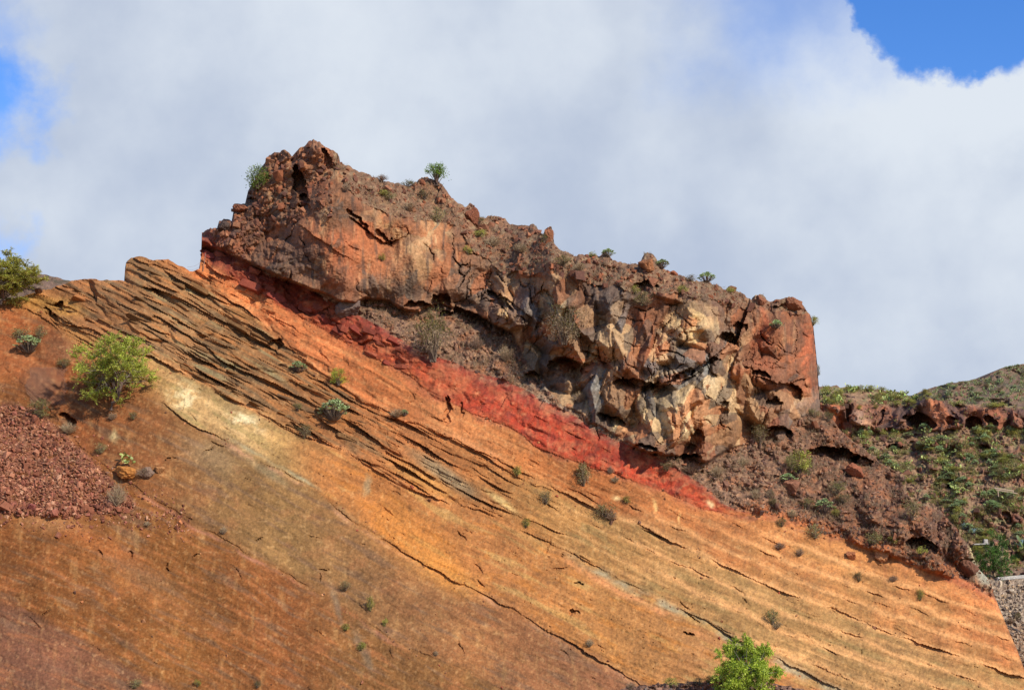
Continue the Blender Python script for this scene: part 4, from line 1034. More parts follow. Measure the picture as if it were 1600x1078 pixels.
# single boulders that stand by themselves
def boulder(px, py, wpx, hpx, rgb, label, seed, where=at, ang=1.0, toward=0.1):
    p0 = where(px, py); mp = p0.y / F
    bm = bmesh.new(); bmesh.ops.create_icosphere(bm, subdivisions=4, radius=1.0)
    V = np.array([v.co[:] for v in bm.verts]); bm.verts.index_update(); Fc = np.array([[v.index for v in f.verts] for f in bm.faces]); bm.free()
    rs = np.random.RandomState(seed)
    N_ = rs.normal(size=(9, 3)); N_ /= np.linalg.norm(N_, axis=1)[:, None]; dd = rs.uniform(0.45, 0.8, 9)
    cut = np.min(dd[None] / np.maximum(V @ N_.T, 0.2), 1); rad = np.minimum(1.0, cut) * ang + (1 - ang)
    rough_ = 1 + 0.14 * fbm(V[:, 0] * 3 + V[:, 2] * 2, V[:, 1] * 3 - V[:, 2], seed, 4) + 0.14 * np.abs(pn(V[:, 0] * 6, V[:, 2] * 7 + V[:, 1] * 5, seed + 3))
    V = V * (rad * rough_)[:, None]
    V = V * np.array([wpx / 2, (wpx + hpx) / 4, hpx / 2]) * mp; V = V * 1.2; V[:, 2] += hpx * mp * 0.28
    c = lin(np.array(rgb)) / K * (1 + 0.3 * fbm(V[:, 0] * 2.2, V[:, 2] * 2.2 + V[:, 1], seed + 9, 4))[:, None]
    obj('boulder', mesh('boulder', V, [Fc], np.clip(c, 0.01, 1)), M_STONE, None, p0 - Vector((0, toward, 0.05 * hpx * mp)), label=label, cat='boulder')
boulder(1012, 420, 24, 26, (150, 98, 62), 'pointed brown boulder standing on the skyline beside a green dome shrub', 1)
boulder(737, 345, 20, 28, (134, 82, 58), 'tall rounded boulder on the skyline below the lone small tree', 2)
boulder(349, 360, 20, 17, (84, 68, 58), 'blackish boulder perched at the left end of the crag', 3)
boulder(376, 330, 22, 16, (134, 84, 60), 'reddish brown boulder on the left shoulder of the crag', 4)
boulder(198, 742, 32, 24, (186, 122, 60), 'ochre boulder under a pale cactus at the edge of the scree', 5)
boulder(232, 742, 16, 15, (130, 104, 84), 'small grey boulder right of the ochre boulder by the scree', 6)
boulder(250, 736, 14, 12, (172, 120, 74), 'small tan boulder at the end of the row beside the scree', 16)
boulder(858, 372, 16, 22, (144, 92, 62), 'stepped brown boulder on the skyline above the crag middle', 7)
boulder(1187, 474, 16, 18, (140, 90, 62), 'round headed boulder near the right end of the skyline', 8)
boulder(1237, 482, 30, 22, (142, 92, 64), 'broad brown boulder at the right corner of the crag top', 9)
boulder(547, 490, 40, 30, (118, 98, 86), 'grey lumpy boulder in the shade below the overhang', 10)
boulder(1235, 768, 38, 26, (146, 98, 72), 'brown boulder between green shrubs on the talus right of crag', 11)
boulder(1338, 742, 30, 24, (150, 90, 62), 'reddish boulder in front of a dark hollow on the talus', 12)
boulder(1510, 898, 28, 34, (116, 78, 58), 'dark boulder at the lower right tip of the talus', 13)
boulder(1330, 870, 18, 12, (176, 110, 70), 'small round boulder lying on the orange slope at right', 14)
boulder(50, 795, 16, 12, (150, 86, 74), 'largest red boulder at the lower edge of the scree', 15)
boulder(1375, 872, 20, 18, (190, 132, 86), 'tan boulder with a pale scar at the top of orange slope', 17)
boulder(62, 456, 12, 8, (120, 84, 60), 'little brown boulder on the ridge beside the left bush', 18)

#PART3
# ================================================================== PLANTS
class MB:
    def __init__(s): s.V = []; s.Q = []; s.T = []; s.C = []; s.n = 0
    def add(s, V, Q=None, T=None, C=None):
        s.V.append(V); s.C.append(np.broadcast_to(C, (len(V), 3)))
        if Q is not None and len(Q): s.Q.append(np.asarray(Q) + s.n)
        if T is not None and len(T): s.T.append(np.asarray(T) + s.n)
        s.n += len(V)
    def tube(s, pts, r0, r1, col, sides=4):
        pts = np.asarray(pts, float); n = len(pts)
        d = np.gradient(pts, axis=0); d /= np.linalg.norm(d, axis=1)[:, None] + 1e-9
        up = np.where(np.abs(d[:, 2:3]) > 0.9, np.array([[1., 0, 0]]), np.array([[0, 0, 1.]]))
        a = np.cross(d, up); a /= np.linalg.norm(a, axis=1)[:, None] + 1e-9; b = np.cross(d, a)
        th = np.arange(sides) * 2 * np.pi / sides; r = np.linspace(r0, r1, n)
        V = pts[:, None] + r[:, None, None] * (np.cos(th)[None, :, None] * a[:, None] + np.sin(th)[None, :, None] * b[:, None])
        i = np.arange(n - 1)[:, None] * sides; j = np.arange(sides)[None]; k = (j + 1) % sides
        Q = np.stack([i + j, i + k, i + sides + k, i + sides + j], -1).reshape(-1, 4)
        s.add(V.reshape(-1, 3), Q, None, col)
    def leaves(s, c, ax, L, W, col, rs):
        n = len(c); ax = ax / (np.linalg.norm(ax, axis=1)[:, None] + 1e-9)
        rnd = rs.normal(size=(n, 3)); sd = np.cross(ax, rnd); sd /= np.linalg.norm(sd, axis=1)[:, None] + 1e-9
        L = np.broadcast_to(L, n)[:, None]; W = np.broadcast_to(W, n)[:, None]
        V = np.stack([c, c + ax * L * 0.45 + sd * W, c + ax * L, c + ax * L * 0.45 - sd * W], 1).reshape(-1, 3)
        s.add(V, np.arange(4 * n).reshape(n, 4), None, np.repeat(col, 4, 0))
    def mesh(s, name):
        return mesh(name, np.concatenate(s.V), [np.concatenate(q) for q in (s.Q, s.T) if q], np.concatenate(s.C))
def pal(cols, n, rs, jit=0.18):
    c = np.array([lin(q) for q in cols]) / 1.0
    a = c[rs.randint(len(c), size=n)]; b = c[rs.randint(len(c), size=n)]; t = rs.rand(n, 1)
    return (a * t + b * (1 - t)) * rs.uniform(1 - jit, 1 + jit, (n, 1))
GREEN_Y = [(166, 160, 64), (182, 172, 82), (146, 146, 60), (190, 178, 98), (126, 124, 58)]
GREEN_L = [(170, 188, 52), (186, 198, 70), (150, 170, 48), (196, 204, 92), (126, 144, 46)]
GREEN_O = [(142, 134, 78), (156, 146, 90), (122, 114, 66), (168, 152, 104)]
GREEN_D = [(120, 116, 66), (106, 104, 60), (136, 128, 76), (146, 130, 84)]
GREEN_B = [(166, 182, 116), (180, 192, 132), (148, 166, 106), (192, 200, 146), (138, 152, 100)]
PEAR = [(158, 172, 84), (176, 182, 98), (140, 156, 80), (188, 188, 112), (150, 158, 96)]
GREY = [(164, 138, 108), (146, 118, 92), (178, 152, 122), (128, 102, 82), (158, 128, 98)]
BLUE = [(140, 164, 158), (164, 184, 180), (116, 142, 138), (178, 194, 186)]
BARK = lin((116, 96, 80)) / 1.2; BARKL = lin((158, 142, 122)) / 1.2

def crown_points(rs, n, zc=0.58, rz=0.42, fill=0.35):
    v = rs.normal(size=(n, 3)); v /= np.linalg.norm(v, axis=1)[:, None]
    r = fill + (1 - fill) * rs.rand(n, 1) ** 0.5
    return v * r * np.array([0.42, 0.42, rz]) + np.array([0, 0, zc])
def k_bush(seed, cols, ncl=26, nl=1600, L=0.085, W=0.016, droop=0.2, zc=0.55, rz=0.42, clr=0.10, stems=True, dead=0.0):
    rs = np.random.RandomState(seed); st = MB(); fo = MB()
    cp = crown_points(rs, ncl, zc, rz, 0.45)
    rad = rs.uniform(0.6, 1.35, ncl) * clr
    for i in range(ncl):
        b0 = np.array([rs.normal(0, 0.03), rs.normal(0, 0.03), 0.0]); mid = cp[i] * np.array([0.45, 0.45, 0.55]) + rs.normal(0, 0.03, 3)
        st.tube([b0, mid, cp[i] * 0.9 + mid * 0.1, cp[i]], 0.018, 0.004, BARK * rs.uniform(0.8, 1.2), 4)
        for q in range(3): st.tube([cp[i] * 0.8 + mid * 0.2, cp[i] + rs.normal(0, 1, 3) * rad[i] * 0.8], 0.005, 0.002, BARK * rs.uniform(0.8, 1.3), 3)
    k = rs.randint(ncl, size=nl)
    off = rs.normal(size=(nl, 3)) * rad[k][:, None] * np.array([1.0, 1.0, 0.85])
    c = cp[k] + off
    tone = rs.uniform(0.75, 1.25, ncl)[k][:, None]
    ax = off / (rad[k][:, None] + 1e-6) * 0.6 + rs.normal(size=(nl, 3)) * 0.6 + np.array([0, 0, 0.4 - droop * 2])
    fo.leaves(c, ax, rs.uniform(0.6, 1.3, nl) * L, rs.uniform(0.7, 1.3, nl) * W, pal(cols, nl, rs) * tone, rs)
    if dead:
        n2 = int(nl * dead); k = rs.randint(ncl, size=n2)
        c = cp[k] * np.array([0.9, 0.9, 0.75]) + rs.normal(size=(n2, 3)) * 0.1
        st.leaves(c, rs.normal(size=(n2, 3)), L * 1.8, L * 0.06, pal(GREY, n2, rs), rs)
    return [('stems', st.mesh('stems'), M_WOOD), ('foliage', fo.mesh('foliage'), M_LEAF)]
def k_tree(seed, cols, nl=9000, ncl=70, L=0.045, W=0.006, droop=0.5, trunk=0.28, zc=0.60, rz=0.40, clr=0.075, nlimb=8):
    """several limbs from a short trunk; foliage in sprays along fine twigs, with gaps between the sprays"""
    rs = np.random.RandomState(seed); st = MB(); fo = MB()
    fork = np.array([rs.normal(0, 0.03), 0, trunk])
    st.tube([(0, 0, -0.06), (0.01, 0, trunk * 0.5), fork], 0.026, 0.018, BARK, 7)
    ends = []
    for i in range(nlimb):
        a = i * 6.28 / nlimb + rs.uniform(-0.4, 0.4); u = rs.uniform(0.3, 0.95); rr = rs.uniform(0.75, 1.1)
        e = np.array([math.cos(a) * 0.40 * u * rr, math.sin(a) * 0.40 * u * rr, zc + rz * rs.uniform(-0.45, 0.75) * math.sqrt(1 - 0.7 * u * u)])
        mid = fork * 0.55 + e * 0.45 + np.array([0, 0, 0.05]) + rs.normal(0, 0.03, 3)
        st.tube([fork, mid, e], 0.013, 0.005, BARK * rs.uniform(0.85, 1.2), 5); ends += [(mid, e)]
    cps = []
    for i in range(ncl):
        m_, e = ends[i % nlimb]; c = e + rs.normal(0, 1, 3) * np.array([0.16, 0.16, 0.15]) * (0.6 + 0.8 * rs.rand())
        q = np.array([c[0] / 0.5, c[1] / 0.5, (c[2] - zc) / (rz * 1.1)]); n_ = np.linalg.norm(q)
        if n_ > 1: c = np.array([0, 0, zc]) + (c - np.array([0, 0, zc])) / n_
        b = m_ + (e - m_) * rs.rand()
        st.tube([b, (b + c) / 2 + rs.normal(0, 0.015, 3), c], 0.005, 0.002, BARKL * rs.uniform(0.7, 1.1), 4); cps.append(c)
    cps = np.array(cps); ntw = 9; per = max(nl // (ncl * ntw), 4); tone = rs.uniform(0.8, 1.25, ncl)
    for i in range(ncl):
        for k in range(ntw):
            d_ = rs.normal(size=3) * np.array([1, 1, 0.7]) + (cps[i] - np.array([0, 0, zc - 0.15])) * 2.2 + np.array([0, 0, 0.5 - droop * 1.6]); d_ /= np.linalg.norm(d_)
            Lt = clr * rs.uniform(1.0, 2.3); t = rs.rand(per, 1)
            c = cps[i] + d_ * Lt * t + np.array([0, 0, -droop]) * (t * Lt) ** 2 * 4 + rs.normal(0, 0.008, (per, 3))
            st.tube([cps[i], cps[i] + d_ * Lt * 0.6], 0.0022, 0.001, BARK * rs.uniform(0.8, 1.3), 3)
            fo.leaves(c, d_ * 0.6 + rs.normal(size=(per, 3)) * 0.6 + np.array([0, 0, -droop * 0.6]), rs.uniform(0.6, 1.3, per) * L, rs.uniform(0.7, 1.3, per) * W, pal(cols, per, rs) * tone[i], rs)
    return [('trunk', st.mesh('trunk'), M_WOOD), ('crown', fo.mesh('crown'), M_LEAF)]
def k_euph(seed, cols, ns=70, lv=16):
    rs = np.random.RandomState(seed); st = MB(); fo = MB()
    for i in range(ns):
        th = rs.uniform(0, 6.28); u = rs.rand() ** 0.6
        e = np.array([0.46 * u * math.cos(th), 0.46 * u * math.sin(th), 0.9 * math.sqrt(max(1 - u * u * 0.8, 0)) * rs.uniform(0.75, 1.02)])
        st.tube([(0, 0, 0), e * np.array([0.5, 0.5, 0.35]), e * np.array([0.85, 0.85, 0.75]), e], 0.014, 0.009, BARK * rs.uniform(0.8, 1.2), 4)
        n = lv; a = rs.uniform(0, 6.28, n); ax = np.stack([np.cos(a), np.sin(a), rs.uniform(0.1, 1.1, n)], 1) + e * 0.8
        fo.leaves(np.tile(e, (n, 1)) + rs.normal(0, 0.008, (n, 3)), ax, rs.uniform(0.10, 0.17, n), rs.uniform(0.018, 0.032, n), pal(cols, n, rs), rs)
    return [('stems', st.mesh('stems'), M_WOOD), ('leaf_rosettes', fo.mesh('leaf_rosettes'), M_SUCC)]
def k_dry(seed, cols=GREY, n=160, leafy=0.25):
    rs = np.random.RandomState(seed); st = MB(); fo = MB(); tips = []
    for i in range(n):
        th = rs.uniform(0, 6.28); u = rs.rand() ** 0.7
        e = np.array([0.48 * u * math.cos(th), 0.48 * u * math.sin(th), rs.uniform(0.35, 1.0) * (1 - 0.35 * u)])
        m_ = e * np.array([0.4, 0.4, 0.5]) + rs.normal(0, 0.05, 3)
        c = pal(cols, 1, rs)[0]
        st.tube([(0, 0, 0), m_, e], 0.009, 0.004, c, 3)
        for q in range(2): st.tube([(m_ + e) / 2, e + rs.normal(0, 0.1, 3)], 0.005, 0.002, c, 3)
        tips.append(e)
    tips = np.array(tips); nl = int(n * leafy * 10) + 20; k = rs.randint(n, size=nl)
    fo.leaves(tips[k] + rs.normal(0, 0.05, (nl, 3)), rs.normal(size=(nl, 3)), 0.06, 0.012, pal(GREEN_D + GREY[:3], nl, rs), rs)
    return [('twigs', st.mesh('twigs'), M_WOOD), ('foliage', fo.mesh('foliage'), M_LEAF)]
def k_pear(seed, cols=PEAR, npad=30):
    rs = np.random.RandomState(seed); fo = MB()
    base = []; th = np.arange(10) * 2 * np.pi / 10
    def pad(p, d, nrm, L, c):
        d = d / np.linalg.norm(d); nrm = nrm - d * nrm.dot(d); nrm /= np.linalg.norm(nrm) + 1e-9; sd = np.cross(d, nrm)
        ring = [p + d * L * (0.5 - 0.5 * math.cos(t)) + sd * L * 0.36 * math.sin(t) * (0.75 + 0.25 * (0.5 - 0.5 * math.cos(t))) for t in th]
        V = np.array(ring + [p + d * L * 0.5 + nrm * L * 0.09, p + d * L * 0.5 - nrm * L * 0.09])
        i = np.arange(10); j = (i + 1) % 10
        fo.add(V, None, np.concatenate([np.stack([i, j, i * 0 + 10], 1), np.stack([j, i, i * 0 + 11], 1)]), c)
        return p + d * L
    tips = []
    for i in range(npad):
        if i < 6 or rs.rand() < 0.15:
            p = np.array([rs.uniform(-0.38, 0.38), rs.uniform(-0.38, 0.38), 0.0]); d = np.array([rs.normal(0, 0.4), rs.normal(0, 0.4), 1])
        else:
            p, d0 = tips[rs.randint(len(tips))]; d = d0 + rs.normal(0, 0.6, 3); d[2] = abs(d[2]) + 0.15
        L = rs.uniform(0.22, 0.34); e = pad(p, d, rs.normal(size=3), L, pal(cols, 1, rs)[0])
        if e[2] < 0.85: tips.append((e - d / np.linalg.norm(d) * 0.02, d / np.linalg.norm(d)))
    return [('pads', fo.mesh('pads'), M_SUCC)]
def k_agave(seed, cols=BLUE, n=34):
    rs = np.random.RandomState(seed); fo = MB()
    for i in range(n):
        a = i * 2.4 + rs.uniform(-0.2, 0.2); el = R(12 + 70 * (i / n)) + rs.normal(0, 0.06); L = rs.uniform(0.75, 1.0) * 0.62
        d = np.array([math.cos(a) * math.cos(el), math.sin(a) * math.cos(el), math.sin(el)]); sd = np.array([-math.sin(a), math.cos(a), 0]); up = np.cross(sd, -d)
        V = []
        for t, w_, bend in ((0, 0.035, 0), (0.3, 0.05, 0.02), (0.65, 0.036, 0.02), (1.0, 0.002, -0.04)):
            c = d * L * t + up * bend; V += [c - sd * w_ + up * w_ * 0.4, c - up * w_ * 0.15, c + sd * w_ + up * w_ * 0.4]
        Q = []
        for r_ in range(3):
            for k in range(2): Q.append((r_ * 3 + k, r_ * 3 + k + 1, r_ * 3 + 4 + k, r_ * 3 + 3 + k))
        fo.add(np.array(V), Q, None, pal(cols, 1, rs)[0])
    return [('leaves', fo.mesh('leaves'), M_SUCC)]
KINDS = {
 'bush': [k_bush(i, GREEN_O, 20, 650, 0.10, 0.016, dead=0.3) for i in range(4)],
 'dark': [k_bush(20 + i, GREEN_D, 18, 800, 0.10, 0.016, dead=0.15) for i in range(3)],
 'green': [k_bush(30 + i, GREEN_Y, 20, 900, 0.10, 0.02) for i in range(4)],
 'lime': [k_bush(40 + i, GREEN_L, 22, 1300, 0.08, 0.013, droop=-0.1) for i in range(3)],
 'euph': [k_euph(50 + i, GREEN_B, 60) for i in range(4)],
 'dry': [k_dry(60 + i) for i in range(4)],
 'pear': [k_pear(70 + i) for i in range(6)],
 'agave': [k_agave(80 + i) for i in range(3)],
}
for k_, vs in KINDS.items():
    for v in vs:
        for (nm, me, mt) in v: me.materials.append(mt)
prs = np.random.RandomState(99)
def plant(parts, name, p, w_, h_, label, cat, group=None, rz=None, lean=0.0):
    o = empty(name, p, label, cat, group)
    o.rotation_euler = (0, lean, prs.uniform(0, 6.28) if rz is None else rz); o.scale = (w_, w_, h_)
    for (nm, me, mt) in parts:
        if not me.materials: me.materials.append(mt)
        c = bpy.data.objects.new(nm, me); COL.objects.link(c); c.parent = o
    return o
def put(kind, px, py, wp, hp_, label, cat='shrub', name='shrub', where=at, group=None, tw=0.12, lean=0.0, rz=None):
    p = where(px, py); mp = p.y / F
    parts = KINDS[kind][prs.randint(len(KINDS[kind]))] if isinstance(kind, str) else kind
    p = p + Vector((0, -tw * wp * mp, -0.03 * hp_ * mp))
    return plant(parts, name, p, wp * mp * 1.06, hp_ * mp, label, cat, group, rz, lean)

# the trees and the larger shrubs, each with a form of its own
t1 = k_tree(101, GREEN_Y + GREEN_L[:2], 24000, 110, 0.034, 0.0050, 0.03, 0.10, 0.55, 0.42, 0.078, 12)
put(t1, 180, 634, 110, 104, 'large airy yellow-green tree rooted on the red slope at left', 'tree', 'feathery_tree', tw=0.2, rz=0.4)
t2 = k_tree(102, GREEN_Y[:2] + GREEN_Y[:4] + GREEN_L[:2], 30000, 130, 0.040, 0.0066, 0.05, 0.08, 0.50, 0.46, 0.075, 12)
put(t2, 8, 474, 104, 74, 'dense yellow-green tree on the ridge at the left edge', 'tree', 'feathery_tree', tw=0.2, rz=1.0)
t3 = k_tree(103, GREEN_L, 34000, 140, 0.038, 0.0066, 0.5, 0.14, 0.54, 0.44, 0.065, 14)
put(t3, 1168, 1122, 90, 116, 'bright lime green tree at the bottom edge before the orange rock', 'tree', 'weeping_tree', bat, tw=0.0, rz=2.0)
t4 = k_bush(104, [(112, 150, 40), (132, 160, 52), (92, 124, 36)], 24, 1600, 0.07, 0.016, zc=0.68, rz=0.3, clr=0.07)
put(t4, 682, 290, 34, 38, 'lone small green tree with forked stem on the skyline', 'tree', 'small_tree', tw=0.0)
t5 = k_bush(105, [(108, 128, 48), (128, 146, 60), (88, 106, 44)], 26, 1600, 0.07, 0.018, zc=0.5, rz=0.45, clr=0.09)
put(t5, 404, 297, 38, 38, 'round green shrub clinging to the left edge of the peak', tw=0.3)
t6 = k_bush(106, [(112, 110, 50), (132, 124, 62), (98, 92, 48)], 26, 1500, 0.055, 0.009, zc=0.66, rz=0.34, clr=0.08, dead=0.9)
put(t6, 678, 566, 56, 82, 'olive shrub with grey dead twigs hanging over the red bed', tw=0.3)
t7 = k_bush(107, [(134, 128, 66), (114, 106, 60), (92, 82, 60)], 30, 1700, 0.05, 0.008, zc=0.55, rz=0.42, clr=0.085, dead=0.9)
put(t7, 881, 540, 62, 66, 'half dry olive shrub on a ledge above the dark cave', tw=0.3)
t8 = k_tree(108, [(70, 110, 40), (88, 128, 50), (58, 92, 38), (104, 136, 60)], 7000, 46, 0.05, 0.009, 0.5, 0.1, 0.52, 0.46, 0.09)
put(t8, 1553, 902, 50, 68, 'dense mid green tree beside the pale kerb at right', 'tree', 'leafy_tree', hat, tw=0.0)

